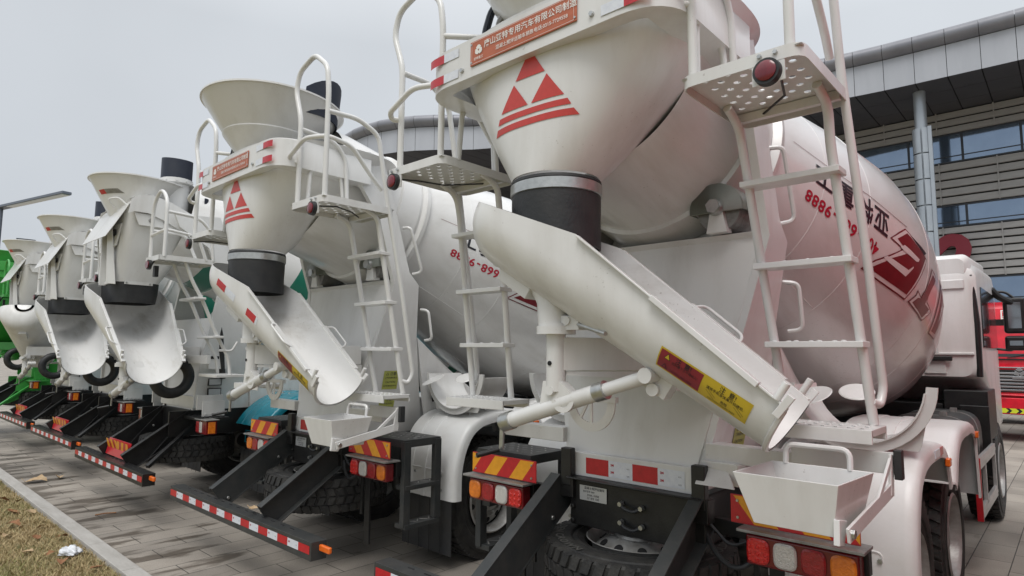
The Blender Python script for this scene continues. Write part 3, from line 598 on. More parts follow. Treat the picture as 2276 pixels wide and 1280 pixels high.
def cab(parent, back=4.95, z0=1.62, m='white'):
    """tall cab-over cab"""
    e = MB(); F = back + 2.15; w = 1.21
    def sec(y, zt, zb, ww, r=.12, n=6):
        pts = []
        for (px, pz, a0) in ((ww - r, zb + r, -90), (ww - r, zt - r, 0), (-ww + r, zt - r, 90), (-ww + r, zb + r, 180)):
            for k in range(n + 1): a = R(a0 + 90 * k / n); pts.append(V((px + r * cos(a), y, pz + r * sin(a))))
        return pts
    e.rings([sec(back + .02, 2.72, z0 + .02, w - .06), sec(back + .06, 2.8, z0, w - .01), sec(back + .3, 2.87, z0 - .02, w), sec(back + .75, 2.88, 1.3, w), sec(F - .5, 2.90, 1.0, w), sec(F - .12, 2.86, .95, w - .02), sec(F, 1.85, .92, w - .05)])
    c = e.build('cab', m, parent, sharp=40)
    g = MB() # rear wall pressings, roof cap
    for x in (-.9, -.55, -.1, .35, .8): g.box((x, back + .012, 2.25), (.09, .03, .75))
    g.box((.0, back + .015, 2.62), (2.2, .03, .10)); g.box((0, back + .015, 1.88), (2.3, .035, .03))
    for x in (-.8, -.3, .3, .8): g.box((x, back + .015, 1.74), (.2, .025, .15))
    g.build('rear_panel', m, c, bevel=.01)
    g = MB(); g.rings([sec(back + .03, 2.90, 2.70, w - .1, .07), sec(back + .1, 2.95, 2.70, w - .06, .07), sec(F - .7, 3.0, 2.72, w - .06, .07), sec(F - .3, 2.93, 2.74, w - .1, .07)]); g.build('roof_cap', m, c, sharp=40)
    g = MB()
    for s in (-1, 1):
        g.tube([(s * (w - .03), back + .05, z0 + .02), (s * (w - .025), back + .05, 2.2), (s * (w - .06), back + .07, 2.72)], .032, seg=8)
        g.box((s * .75, back - .02, 1.83), (.42, .03, .05)); g.box((s * .6, back - .02, 2.12), (.34, .02, .02)); g.box((s * .78, back - .02, 2.12), (.04, .04, .07)); g.box((s * .6, back - .02, 2.55), (.22, .02, .02))
        g.box((s * 1.05, back + .35, 1.25), (.38, .75, .5)); g.box((s * 1.12, back + .0, 1.0), (.25, .12, .7))
    g.box((0, back + .4, 1.15), (1.7, .8, .4)); g.build('cab_fittings', 'black', c, bevel=.01)
    g = MB()
    for s in (-1, 1): g.prism([(s * (w - .004), back + .22, 1.95), (s * (w - .004), back + 1.75, 1.95), (s * (w - .004), back + 1.6, 2.6), (s * (w - .004), back + .26, 2.6)], (s * .012, 0, 0))
    g.prism([(-1.05, F - .06, 1.9), (1.05, F - .06, 1.9), (1.02, F - .13, 2.7), (-1.02, F - .13, 2.7)], (0, .03, 0)); g.build('window', 'glass', c)
    for s in (-1, 1):
        g = MB(); mx = s * 1.40; my = back + 1.75
        g.tube([(s * 1.2, my - .05, 2.66), (s * 1.32, my, 2.66), (mx, my, 2.58)], .016, .05, 8); g.tube([(s * 1.2, my, 1.95), (mx - s * .04, my, 1.93), (mx, my, 2.02)], .016, .04, 8); g.tube([(s * 1.2, my - .2, 2.68), (s * 1.25, my - .15, 2.6), (mx, my, 2.5)], .04, .06, 10)
        mi = g.build('mirror_arm', 'black', c)
        for zc, hh in ((2.36, .44), (2.02, .18)):
            g = MB(); g.box((mx, my, zc), (.22, .10, hh)); mh = g.build('mirror', 'black', mi, bevel=.03)
            g = MB(); g.box((mx, my - .052, zc), (.13, .006, hh - .12)); g.build('mirror_glass', 'mirror', mh, bevel=.002)
    return c

def chassis(parent, front_wheels=True, m='chassis', fend='fenderwhite', spare=True):
    g = MB()
    for s in (-1, 1):
        g.box((s * .40, 3.5, .95), (.02, 6.9, .27)); g.box((s * .37, 3.5, 1.08), (.08, 6.9, .012)); g.box((s * .37, 3.5, .82), (.08, 6.9, .012))
    for y in (1.8, 3.3, 4.8): g.box((0, y, .95), (.8, .12, .2))
    for y in (1.16, 2.5): g.cyl((-.95, y, .55), (.95, y, .55), .09, seg=16); g.lathe([(.05, -.2), (.2, -.12), (.22, 0), (.2, .12), (.05, .2)], (0, y, .55), (0, 1, 0), 24)
    for s in (-1, 1):
        for k in range(6): g.box((s * .52, 1.83, .72 + k * .025), (.09, 1.4 - k * .16, .02))
    g.build('chassis_frame', m, parent, bevel=.003)
    for s in (-1, 1):
        for y in (1.16, 2.5):
            wheel('wheel', parent, (s * 1.06, y, .55), (0, R(90) * s, 0)); wheel('wheel', parent, (s * .74, y, .55), (0, -R(90) * s, 0))
        wheel('wheel', parent, (s * 1.06, 6.15, .55), (0, R(90) * s, 0))
        f, p = fender(parent, .56, 1.80, .58, 1.31, 1.34, .62, 1.05, fend, s, 1.16 if fend == 'teal' else None); f2, p2 = fender(parent, 1.90, 3.2, .58, 1.31, 1.36, 1.02, .75, fend, s, 2.62 if fend == 'teal' else None)
        g = MB()
        for x in (.75, .95, 1.12): g.bolt((s * x, .92, 1.315), (0, 0, 1), .014, .012); g.bolt((s * x, 1.12, 1.34), (0, 0, 1), .014, .012)
        for z in (.7, .82): g.bolt((s * 1.15, .56, z), (0, -1, 0), .014, .012); g.bolt((s * .8, .56, z), (0, -1, 0), .014, .012)
        g.build('fender_bolt', 'steel', f)
        for yy in (1.62, 3.06): g = MB(); g.box((s * 1.318, yy, 1.20 if yy < 2 else 1.24), (.03, .07, .05)); g.build('side_marker', 'orange', f if yy < 2 else f2, bevel=.008)
        g = MB(); g.mi = 0; g.box((s * 1.314, 1.28, 1.29), (.006, .16, .045)); g.mi = 1; g.box((s * 1.314, 1.42, 1.29), (.006, .1, .045)); g.build('fender_reflector', ['tapewhite', 'red'], f)
        g = MB()  # pressed panel outline on the rear face of the fender
        g.tube([(s * .74, .562, .72), (s * 1.16, .562, .72), (s * 1.16, .562, .86), (s * .74, .562, .86)], .006, .03, 6, loop=True); g.build('pressed_panel', fend, f)
        g = MB(); g.box((s * .94, .575, .40), (.66, .008, .46))
        for k in range(4): g.box((s * (.72 + k * .14), .556, .39), (.005, .004, .46))
        g.build('mud_flap', 'rubber', parent)
    if spare:
        w_ = wheel('spare_wheel', parent, (0, .16, .645), (0, 0, .3), words=True)
    # underrun bar on two channel arms
    g = MB(); g.box((0, -.69, .51), (2.62, .12, .125))
    for k in range(14): g.mi = 1; g.box((-1.05 + k * .15, -.672, .574), (.055, .012, .004)); g.mi = 0
    ub = g.build('underrun_bar', [m, 'dark'], parent, bevel=.008)
    L_ = tape_row(-1.29, 1.29, -.028, .028, 17); w = 2.58 / 17
    for i in range(1, 17, 2): L_ += tape_marks(-1.29 + i * w, -1.29 + (i + 1) * w, -.028, .028)
    finish(place_art(art_bm(L_), (0, -.75, .518), (1, 0, 0), (0, 0, 1), .002), 'reflective_tape', ['red', 'tapewhite', 'phone', 'chassis'], ub)
    g = MB(); g.box((1.375, -.68, .53), (.13, .03, .045)); g.box((1.315, -.68, .53), (.02, .02, .03)); g.build('side_marker', 'orange', ub, bevel=.01)
    for s in (-1, 1):
        g = MB(); a, b = V((s * .43, -.02, 1.0)), V((s * .43, -.66, .575)); d = (b - a).normalized(); up = V((0, -d.z, d.y)) * (1 if d.y < 0 else -1); up = up if up.z > 0 else -up
        g.bar(a - d * .05, b, .012, .21, up); g.bar(a + up * .105 + V((s * .03, 0, 0)) - d * .05, b + up * .105 + V((s * .03, 0, 0)), .075, .012, up); g.bar(a - up * .105 + V((s * .03, 0, 0)) - d * .05, b - up * .105 + V((s * .03, 0, 0)), .075, .012, up)
        for q in (.15, .7): g.mi = 1; g.bolt(a + d * q + V((-s * .007, 0, 0)) - up * .05, (-s, 0, 0), .016, .012); g.mi = 0
        g.build('bumper_arm', [m, 'steel'], parent, bevel=.003)

def chute(parent, m_in='trough', R0=.246, Lh=1.85, wide=0.0, sticker=True, tape=False):
    """open trough swung to the right; object origin on the pivot axis so that it can be turned"""
    o = V((-.42, 0, 2.655 - 1.96)); ax = V((.839, 0, -.5446)).normalized(); n = V((.5446, 0, .839)).normalized(); e = V((0, 1, 0))
    def row(t, r, ext, inner):
        c = o + ax * t; pts = []; rr = r - (.008 if inner else 0); k = 1 if t > .22 else .25 + .75 * math.sqrt(max(0, 1 - ((.22 - t) / .22) ** 2)); top = c + n * ext
        for q in (1, .66, .33): pts.append(c + e * -rr + n * ext * q)
        for j in range(25): a = R(-90 + 180 * j / 24); pts.append(c + e * (rr * sin(a)) - n * (rr * cos(a)))
        for q in (.33, .66, 1): pts.append(c + e * rr + n * ext * q)
        return [top + (p - top) * k for p in pts]
    st = [0, .008, .03, .06, .1, .15, .22, .35, .5, .62, .70, .78, .95, 1.2, 1.5, 1.75, Lh]
    def par(t):
        ex = lerp(.012, .149, t / .7) if t < .7 else lerp(.149, .006, (t - .7) / (Lh - .7))
        return R0 * (1.04 - .17 * t / Lh) * (1 + wide * max(0, 1 - t / Lh)), ex * (1 + wide)
    g = MB(); g.rings([row(t, *par(t), False) for t in st], closed=False); c0 = o + ax * .0; g.poly([p for p in row(0, *par(0), False)][::1])
    g.mi = 1; g.rings([row(t + (.01 if i == 0 else 0), *par(t), True) for i, t in enumerate(st)], closed=False); g.mi = 0
    a, b = [row(t, *par(t), False) for t in st], [row(t + (.01 if i == 0 else 0), *par(t), True) for i, t in enumerate(st)]
    for k in (0, -1): g.rings([[r[k] for r in a], [r[k] for r in b]], closed=False)
    g.rings([a[-1], b[-1]], closed=False); g.rings([a[0], b[0]], closed=False)
    ch = g.build('chute', ['white', m_in], parent, loc=(0, -.62, 1.96), sharp=45)
    g = MB()  # rim flanges, end ring, hooks and lugs
    rim = lambda t, s, d=0: o + ax * t + e * s * (par(t)[0] + d) + n * par(t)[1]
    for s in (-1, 1):
        g.bar(rim(.72, s, .010), rim(1.4, s, .010), .028, .010, n); g.bar(rim(1.4, s, .010), rim(Lh - .01, s, .010), .028, .010, n)
        g.bar(rim(1.18, s, .018), rim(1.72, s, .018), .04, .024, n)
        g.bar(rim(Lh - .02, s, .02) - n * .05, rim(Lh - .01, s, .03) + n * .05, .02, .03, ax); g.cyl(rim(Lh - .05, s, .02), rim(Lh - .05, s, .02) + n * .075, .015, seg=10)
    for s in ((-1, 1) if tape or wide else (1,)): g.tube([rim(1.2, s, .0), rim(1.22, s, .08) + n * .03, rim(1.45, s, .08) + n * .03, rim(1.47, s, .0)], .009, .04, 8)
    g.rings([[o + ax * (Lh - q) + e * (r * sin(R(-88 + 176 * k / 24))) - n * (r * cos(R(-88 + 176 * k / 24))) for k in range(25)] for r, q in [(par(Lh)[0] + d_, q_) for d_, q_ in ((.001, .02), (.014, .016), (.014, .0), (.001, -.003))]], closed=False)
    c = o + ax * 1.33 - n * (par(1.33)[0] + .03); g.box(c, (.12, .09, .09), (0, 33, 0)); g.cyl(c - n * .03 - e * .07, c - n * .03 + e * .07, .03, seg=16)
    c = o + ax * .40 - n * (par(.4)[0] + .02); g.box(c, (.22, .12, .06), (0, 33, 0))
    g.build('chute_rim', 'white', ch, bevel=.003, sharp=50)
    t = tree_of(ch)
    if sticker:
        u = ax; v = (n * .82 - e * .57).normalized(); nn = u.cross(v); v2 = v
        Ls = [rect(-.27, -.058, .27, .058, 2, 0), rect(-.262, -.05, -.005, .05, 0, .0008), rect(.006, -.05, .262, .05, 1, .0008)]
        for x, w_ in ((-.24, .022), (-.245, .018)): pass
        Ls += [pol([(-.235, .012), (-.195, .012), (-.215, .044)], 3, .0016), pol([(-.23, .0155), (-.20, .0155), (-.215, .0395)], 1, .0024), pol([(-.235, -.04), (-.2, -.04), (-.2175, -.012)], 3, .0016), pol([(-.229, -.0365), (-.206, -.0365), (-.2175, -.018)], 0, .0024)]
        Ls += [move((*text2d('注  意!', .034, .01), 3, .0016), -.12, .033), move((*text2d('出料槽下方不得站人!', .017, .004), 3, .0016), -.105, .01), move((*text2d('CAUTION  KEEP CLEAR', .013, .004), 3, .0016), -.115, -.035)]
        Ls += [move((*text2d('注  意!', .034, .01), 3, .0016), .14, .033), move((*text2d('请将手和身体离开铰接处.', .019, .006), 3, .0016), .134, .009), move((*text2d('危险', .019, .006), 3, .0016), .14, -.024), move((*text2d('CAUTION HINGED PART', .014, .004), 3, .0016), .13, -.042)]
        for x, a in ((.06, -.5), (.22, -.5)): # line drawing of the folding chute
            for d in (-.006, .006): Ls.append(move(rect(-.03, d - .0008, .03, d + .0008, 3, .0016), x, -.014, a))
        b = art_bm([([(x * .79, y * .92) for x, y in l[0]], *l[1:]) for l in Ls], .025); bmesh.ops.triangulate(b, faces=b.faces)
        nn = u.cross(v)
        if nn.y > 0: u2 = u
        org = o + ax * 1.53 - e * .20 - n * .115
        place = project_art(b, org, u, v, t, .002, .6)
        bmesh.ops.recalc_face_normals(place, faces=place.faces); finish(place, 'caution_sticker', ['stickred', 'stickyel', 'stickyel', 'ink'], ch)
    if tape:
        for Ls in ([rect(.30, -.03, .44, .03, 0), rect(.45, -.03, .60, .03, 1)], [rect(.80, -.03, .94, .03, 0), rect(.945, -.03, .97, .03, 1)]):
            b = art_bm(Ls, .03); v = (n * .9 - e * .43).normalized(); project_art(b, o - e * .25 - n * .03, ax, v, t, .002, .6); bmesh.ops.recalc_face_normals(b, faces=b.faces); finish(b, 'reflective_tape', ['red', 'tapewhite'], ch)
    return ch

def pivot(parent, low_z=1.66, arm=True):
    g = MB(); y = -.62
    g.cyl((0, y, low_z), (0, y, 1.95), .05, seg=20); g.cyl((0, y, 1.945), (0, y, 1.985), .10, seg=28); g.cyl((0, y, 1.985), (0, y, 2.0), .088, seg=28); g.box((.11, y, 2.0), (.12, .08, .07)); g.cyl((.1, y - .05, 2.01), (.1, y + .05, 2.01), .022, seg=10)
    g.mi = 1; g.tube([(.12, y - .01, 2.0), (.38, y - .12, 1.94)], [.014, .011], seg=8); g.mi = 0
    if arm: g.tube(fillet([(-.01, y, 1.99), (-.02, y, 2.14), (-.14, y, 2.24), (-.33, y, 2.33)], .1, 5), [.085, .085, .083, .08, .08, .078, .075, .072, .07, .068, .065, .062, .06, .055, .05], seg=16)
    if arm: g.cyl((-.33, y - .1, 2.34), (-.33, y + .1, 2.34), .03, seg=14); g.box((-.30, y, 2.35), (.12, .14, .07), (0, 30, 0))
    g.mi = 2; g.cyl((0, y - .05, 1.80), (0, y - .055, 1.80), .012, seg=10)
    p = g.build('pivot_post', ['white', 'steel', 'dark'], parent, sharp=45)
    if not arm: p.location.z = -.30
    g = MB(); a, b = V((-.33, y, 1.485)), V((.54, y, 1.755)); d = (b - a).normalized()
    g.prism([(-.06, y - .03, 1.71), (.05, y - .03, 1.71), (.16, y - .03, 1.62), (-.09, y - .03, 1.54)], (0, .06, 0)); g.cyl((-.005, y - .05, 1.665), (-.005, y + .05, 1.665), .025, seg=12)
    g.cyl(a, a + d * .62, .042, seg=18); g.cyl(a + d * .55, b, .032, seg=16); g.mi = 1; g.cyl(a - d * .03, a + d * .04, .05, seg=18); g.cyl(a + d * .60, a + d * .66, .046, seg=18)
    g.mi = 0; g.cyl((b.x, y - .06, b.z), (b.x, y + .06, b.z), .035, seg=14)
    g.prism([tuple(a + d * .42 + V((0, -.04, .02)) + V((cos(R(t)) * r, 0, sin(R(t)) * r))) for r, t in [(.07, q) for q in range(-170, 20, 15)] + [(.045, q) for q in range(10, -180, -15)]], (0, .02, 0))
    g.mi = 1; c = a - d * .03 + V((0, -.01, 0)); g.bar(c, c + V((-.005, 0, -.14)), .025, .012, (0, 1, 0)); g.mi = 2; g.cyl(c + V((-.005, -.02, -.14)), c + V((-.06, -.13, -.165)), .014, seg=10)
    jk = g.build('chute_jack', ['white', 'steel', 'black'], p, sharp=45)
    if not arm: jk.location.z = .12
    return p

def tri(x0, y0, x1, y1, x2, y2): return [(x0, y0), (x1, y1), (x2, y2)]
def name_board(parent):
    g = MB(); g.box((-.015, -.897, 3.45), (.71, .006, .135)); nb = g.build('name_board', 'copper', parent, bevel=.002)
    Ls = [rect(-.34, -.061, .34, -.0595, 0), rect(-.34, .0595, .34, .061, 0), rect(-.341, -.06, -.3395, .06, 0), rect(.3395, -.06, .341, .06, 0)]
    Ls += [move((*text2d('唐山亚特专用汽车有限公司制造', .0435, .012), 0, 0), .055, .022), move((*text2d('混凝土搅拌运输车', .026, .006), 0, 0), -.06, -.026), move((*text2d('销售电话:0315-7729558', .026, .006), 0, 0), .175, -.026), move((*text2d('亚特重工', .018, .004), 0, 0), -.29, -.038)]
    for k in range(3): Ls.append(move(pol([(-.012, .004), (.012, .004), (.019, .017), (.005, .028), (-.005, .028), (-.019, .017)], 0, 0), -.29, .008, k * 2 * pi / 3))
    finish(place_art(art_bm(Ls), (-.015, -.901, 3.45), (1, 0, 0), (0, 0, 1), .0015), 'board_lettering', ['letterwhite'], nb)
    g = MB()
    for x in (-.36, .33):
        for z in (3.40, 3.50): g.bolt((x * 1.0, -.899, z), (0, -1, 0), .007, .005)
    for x in (-.44, .42): g.bolt((x, -.893, 3.385), (0, -1, 0), .014, .012)
    g.build('rivets', 'steel', nb)

def rear_superstructure(T):
    """hopper, guard, funnel, side frames and pedestal of the round-hopper trucks"""
    # discharge hopper
    g = MB(); rings = []
    top = ell((0, -.16), .83, .68, 3.60, 96, .74); bot = ell((0, -.62), .226, .226, 2.735, 96, 1)
    for i in range(15):
        t = i / 14
        ex = lambda a: lerp(1.38, .86, min(1, max(0, (a.y + .84) / 1.36)) ** .8)
        rings.append([V((lerp(a.x, b.x, t ** max(.9, ex(a))), lerp(a.y, b.y, t ** ex(a)), lerp(a.z, b.z, t))) for a, b in zip(top, bot)])
    g.rings(rings, cap=False); hp = g.build('hopper', 'white', T, sharp=60, solid=.008)
    t = tree_of(hp)
    L_ = [pol([(0.0, .295), (-.103, .135), (.103, .135)]), pol([(-.115, .117), (-.218, -.025), (-.012, -.025)]), pol([(.115, .117), (.012, -.025), (.218, -.025)]),
          pol([(-.235, -.049), (.235, -.049), (.252, -.083), (-.252, -.083)]), pol([(-.262, -.105), (.262, -.105), (.285, -.142), (-.285, -.142)])]
    b = art_bm([([(x * .93, y * .9) for x, y in l[0]], *l[1:]) for l in L_], .03); project_art(b, (0.01, -.8, 3.11), (1, 0, 0), (0, 0, 1), t, .007, 1); bmesh.ops.recalc_face_normals(b, faces=b.faces); finish(b, 'hopper_emblem', ['emblem'], hp)
    g = MB(); g.mi = 1; g.lathe([(.225, -.055), (.238, -.05), (.238, .002), (.225, .004)], (0, -.62, 2.70), seg=64, cap=False); g.mi = 0; g.lathe([(.230, .003), (.236, .006), (.234, .020), (.225, .022)], (0, -.62, 2.702), seg=64, cap=False); g.build('clamp_ring', ['rubber', 'steel'], hp, sharp=40)
    g = MB(); g.lathe([(.231, 0), (.231, -.06), (.228, -.15), (.230, -.285), (.220, -.287), (.218, -.15), (.222, 0)], (0, -.62, 2.66), seg=64, cap=False); g.build('rubber_tube', 'rubber', T, sharp=50)
    # guard band round the hopper
    P = fillet([(-.80, -.02, 0), (-.80, -.89, 0), (.80, -.89, 0), (.80, -.02, 0)], .25, 8)
    Pi = [V((p.x * .955, p.y + .03 if p.y < -.3 else p.y, 0)) for p in P]
    g = MB(); up = lambda Q, z: [p + V((0, 0, z)) for p in Q]
    g.rings([up(Pi, 3.33), up(P, 3.33), up(P, 3.545), up([p * .985 for p in P], 3.556), up(Pi, 3.545)], closed=False)
    H = [V((p.x * .80, -.05 + (p.y + .05) * .90 if p.y > -.6 else -.80 + (p.y + .87) * .1, 0)) for p in P]
    g.rings([up(P, 3.332), up(Pi, 3.328), up(H, 3.335)], closed=False)
    gb = g.build('guard_band', 'white', T, sharp=50, solid=.003)
    Ls = []
    for z in (3.38, 3.50):
        for sgn in (-1, 1):
            b = bmesh.new()
            # tape follows the rounded corner
            idx = [i for i, p in enumerate(P) if p.x * sgn > .36 and p.y < -.6]
            xs = [(.43, .54, 1), (.54, .60, 0)]
            seg = fillet([(sgn * .47, -.89, 0), (sgn * .80, -.89, 0), (sgn * .80, -.55, 0)], .25, 8)
            d = 0; pts = [(0, seg[0])]
            for p_, q_ in zip(seg, seg[1:]): d += (q_ - p_).length; pts.append((d, q_))
            for (a0, a1, mi) in ((.0, .12, 1), (.12, .25, 0)):
                k = 9; prev = None
                for i in range(k):
                    dd = lerp(a0, a1, i / (k - 1)); j = max(1, next(jj for jj in range(len(pts)) if pts[jj][0] >= dd or jj == len(pts) - 1)); f = (dd - pts[j - 1][0]) / max(1e-6, pts[j][0] - pts[j - 1][0]); p = pts[j - 1][1].lerp(pts[j][1], f)
                    nrm = (p - V((0, -.45, 0))); tn = (pts[j][1] - pts[j - 1][1]).normalized(); nn = V((tn.y, -tn.x, 0)) * sgn; p = p + nn * .005
                    cur = (b.verts.new(p + V((0, 0, z - .025))), b.verts.new(p + V((0, 0, z + .025))))
                    if prev:
                        fc = b.faces.new((prev[0], cur[0], cur[1], prev[1])); fc.material_index = mi
                    prev = cur
            bmesh.ops.recalc_face_normals(b, faces=b.faces); finish(b, 'reflective_tape', ['red', 'tapewhite'], gb)
    name_board(T)
    # feed funnel above
    g = MB(); g.lathe([(.26, -.12), (.30, 0), (.405, .13), (.41, .14), (.405, .15), (.585, .41), (.6, .43), (.612, .43), (.612, .445), (.596, .447), (.57, .41), (.29, .0)], (0, -.55, 3.62), (0, .04, 1), 72, cap=False)
    g.prism([(-.28, -.6, 3.62), (.28, -.6, 3.62), (.28, .2, 3.25), (-.28, .2, 3.25)], (0, .04, .35)); fu = g.build('feed_funnel', 'white', T, sharp=50)
    g = MB(); g.tube([(-.33, -.72, 3.54), (-.3, -.74, 3.68), (-.2, -.74, 3.74), (-.12, -.74, 3.70), (-.10, -.74, 3.6)], .03, .06, 10); g.cyl((-.34, -.68, 3.57), (-.22, -.68, 3.72), .05, seg=14); g.box((-.36, -.66, 3.6), (.09, .09, .12), (0, 25, 0)); g.build('funnel_hinge', 'castiron', fu, bevel=.004)
    g = MB(); g.tube([(-.44, -.66, 3.5), (-.47, -.7, 3.66), (-.42, -.68, 3.84), (-.30, -.60, 3.9)], .022, .06, 8); g.build('hose', 'navy', fu)
    g = MB(); rows = []
    for k in range(13): a = R(-20 + 120 * k / 12); hh = .30 * sin(pi * min(1, (k + 2) / 15)) ** .7; c = V((cos(a) * .40 + .12, -.40 + sin(a) * .36, 0)); rows.append([c + V((0, 0, 3.92)), c * 1.02 + V((.02, .02, 3.98 + hh))])
    g.rings(rows, closed=False); g.build('rubber_flap', 'navy', fu, solid=.012)
    # side frames carrying the hopper
    xw = lambda z: .46 + (min(z, 2.5) - 1.25) * .235
    O = [(-.42, 3.56), (.0, 3.64), (.15, 3.6), (.32, 3.09), (.47, 2.61), (.58, 2.5), (.66, 2.03), (.78, 1.6), (.92, 1.12)]
    I = [(-.36, 3.40), (-.2, 3.385), (-.08, 3.32), (.12, 3.06), (.22, 2.74), (.30, 2.5), (.22, 2.03), (.13, 1.6), (.05, 1.12)]
    for s in (-1, 1):
        g = MB(); w = .05
        g.rings([[(s * xw(o[1]), *o), (s * xw(i[1]), *i), (s * (xw(i[1]) - w), *i), (s * (xw(o[1]) - w), *o)] for o, i in zip(O, I)])
        f = g.build('side_frame', 'white', T, bevel=.004, sharp=30)
        g = MB(); g.prism([(s * .74, -.42, 3.36), (s * .74, .02, 3.40), (s * .74, .06, 3.56), (s * .74, -.38, 3.54)], (s * .018, 0, 0))
        for y, z in ((-.33, 3.40), (-.06, 3.42)): g.bolt((s * .758, y, z), (s, 0, 0), .02, .014)
        g.build('bolt_plate', 'white', f, bevel=.004)
        g = MB(); g.tube([(s * .73, .40, 3.02), (s * .80, .43, 3.02), (s * .80, .58, 2.62), (s * .73, .52, 2.60)], .014, .05, 8); g.build('grab_handle', 'white', f); g = MB(); g.tube([(s * .69, .66, 2.28), (s * .77, .69, 2.27), (s * .77, .74, 2.0), (s * .69, .72, 1.99)], .013, .04, 8); g.build('grab_handle', 'white', f)
        # sloping web between the pedestal and the frame, its hole a painted dark patch
        g = MB(); g.prism([(s * .60, .70, 2.02), (s * .60, 1.1, 1.72), (s * .58, 1.9, 1.22), (s * .58, 1.9, 1.1), (s * .55, .9, 1.1)], (-s * .04, 0, 0)); g.mi = 1
        g.prism([(s * .605, .86, 1.62), (s * .605, 1.06, 1.58), (s * .605, 1.02, 1.42), (s * .605, .90, 1.40)], (s * .002, 0, 0)); g.mi = 0
        g.build('support_web', ['white', 'dark'], f, bevel=.003)
    g = MB(); b = []
    g.rings([[(-.42, .06, 1.12), (.42, .06, 1.12), (.42, .12, 1.12), (-.42, .12, 1.12)], [(-.42, .055, 1.25), (.42, .055, 1.25), (.42, .11, 1.25), (-.42, .11, 1.25)], [(-.71, .31, 2.5), (.71, .31, 2.5), (.71, .36, 2.5), (-.71, .36, 2.5)], [(-.71, .28, 2.53), (.71, .28, 2.53), (.71, .6, 2.54), (-.71, .6, 2.54)]])
    pd = g.build('pedestal', 'white', T, bevel=.004)
    for sx in (-1, 1):
        g = MB(); g.mi = 0; g.prism([(sx * .43, .215, 2.535), (sx * .55, .215, 2.535), (sx * .52, .215, 2.69), (sx * .46, .215, 2.69)], (0, .07, 0)); g.mi = 1; g.cyl((sx * .49, .25, 2.67), (sx * .49, .52, 2.67), .125, seg=32); g.mi = 2
        g.lathe([(.001, -.02), (.04, -.02), (.05, 0), (.05, .02)], (sx * .49, .205, 2.68), (0, 1, 0), 20); g.cyl((sx * .49, .165, 2.68), (sx * .49, .19, 2.68), .042, seg=6); g.mi = 1
        r = g.build('drum_roller', ['white', 'castiron', 'steel'], pd, sharp=40)
        g = MB(); pts = [(sx * .49 + .155 * cos(R(a)), .205, 2.665 + .15 * sin(R(a))) for a in range(-5, 186, 10)]
        g.prism(pts, (0, .02, 0)); g.rings([[V(p) for p in pts], [V(p) + V((0, .26, 0)) for p in pts]], closed=False); g.build('roller_cover', 'guardgreen', r, sharp=50)
    # beam under the chute and lower cross beams
    g = MB(); g.prism([(-.05, -.62, 1.765), (.05, -.62, 1.765), (.54, .12, 1.765), (-.46, .12, 1.765)], (0, 0, .165)); g.build('chute_beam', 'white', T, bevel=.003)
    g = MB(); g.rings([[(.05 + .5 * q, -.60 + .72 * q, 1.76), (.05 + .5 * q, -.60 + .72 * q, 1.74 - .16 * q ** 2), (.03 + .5 * q, -.58 + .72 * q, 1.74 - .16 * q ** 2), (.03 + .5 * q, -.58 + .72 * q, 1.76)] for q in (0, .25, .5, .75, 1)]); g.build('beam_web', 'white', T)
    g = MB(); c = V((.10, -.45, 1.60)); rr = []
    for r, d in ((.10, 0), (.145, 0), (.145, .012), (.10, .012)): rr.append([c + V((cos(R(a)) * r, -d, sin(R(a)) * r)) for a in range(170, 372, 8)])
    g.rings([[x[k] for x in rr] for k in range(len(rr[0]))]); g.box(c + V((0, -.006, -.05)), (.014, .01, .13)); g.box(c + V((-.05, -.006, -.05)), (.014, .01, .13), (0, 30, 0)); g.box(c + V((0, 0, .02)), (.30, .03, .03)); g.build('lock_quadrant', 'white', T)
    g = MB()
    for s in (-1, 1): g = MB(); g.box((s * .72, .10, 1.34), (.5, .10, .09)); (g.box((s * .56, .06, 1.245), (.20, .10, .11)), g.prism([(s * .46, -.06, 1.19), (s * .67, -.06, 1.19), (s * .60, .02, 1.27), (s * .46, .02, 1.28)], (0, .012, 0))) if s > 0 else None; g.build('cross_beam', 'white', T, bevel=.004)
    g = MB(); g.box((.04, .05, 1.185), (.80, .07, .14)); rc = g.build('rear_crossmember', 'white', T, bevel=.006)
    L_ = tape_row(-.27, .37, -.046, .046, 4); w = .16
    for i in (1, 3): L_ += tape_marks(-.27 + i * w, -.27 + (i + 1) * w, -.046, .046)
    finish(place_art(art_bm(L_), (0, .014, 1.183), (1, 0, 0), (0, 0, 1), .002), 'reflective_tape', ['red', 'tapewhite', 'phone', 'chassis'], rc)
    g = MB(); g.box((.06, .04, .97), (.86, .10, .27)); g.box((.06, .0, 1.11), (.86, .12, .012))
    for x in (-.38, .47): g.box((x, -.02, 1.17), (.075, .05, .22)); g.box((x, .0, 1.05), (.10, .08, .12))
    for z in (.86, .94, 1.02, 1.09): g.bolt((-.345, -.012, z), (0, -1, 0), .018, .018)
    for s in (-1, 1): g.box((s * .58, .12, .96), (.34, .05, .08)); g.box((s * .95, .07, .97), (.5, .05, .06))
    bp = g.build('rear_plate', 'black', T, bevel=.006)
    finish(place_art(art_bm([rect(-.095, -.0425, .095, .0425, 0), move((*text2d('混凝土搅拌运输车', .018, .004), 1, .001), .01, .028), move((*text2d('整车型号 2009', .013, .002), 1, .001), -.03, .008), move((*text2d('发动机  总质量', .013, .002), 1, .001), 0, -.011), move((*text2d('出厂编号  日期', .013, .002), 1, .001), 0, -.029)]), (-.20, -.016, 1.03), (1, 0, 0), (0, 0, 1), .001), 'data_plate', ['plate', 'ink'], bp)
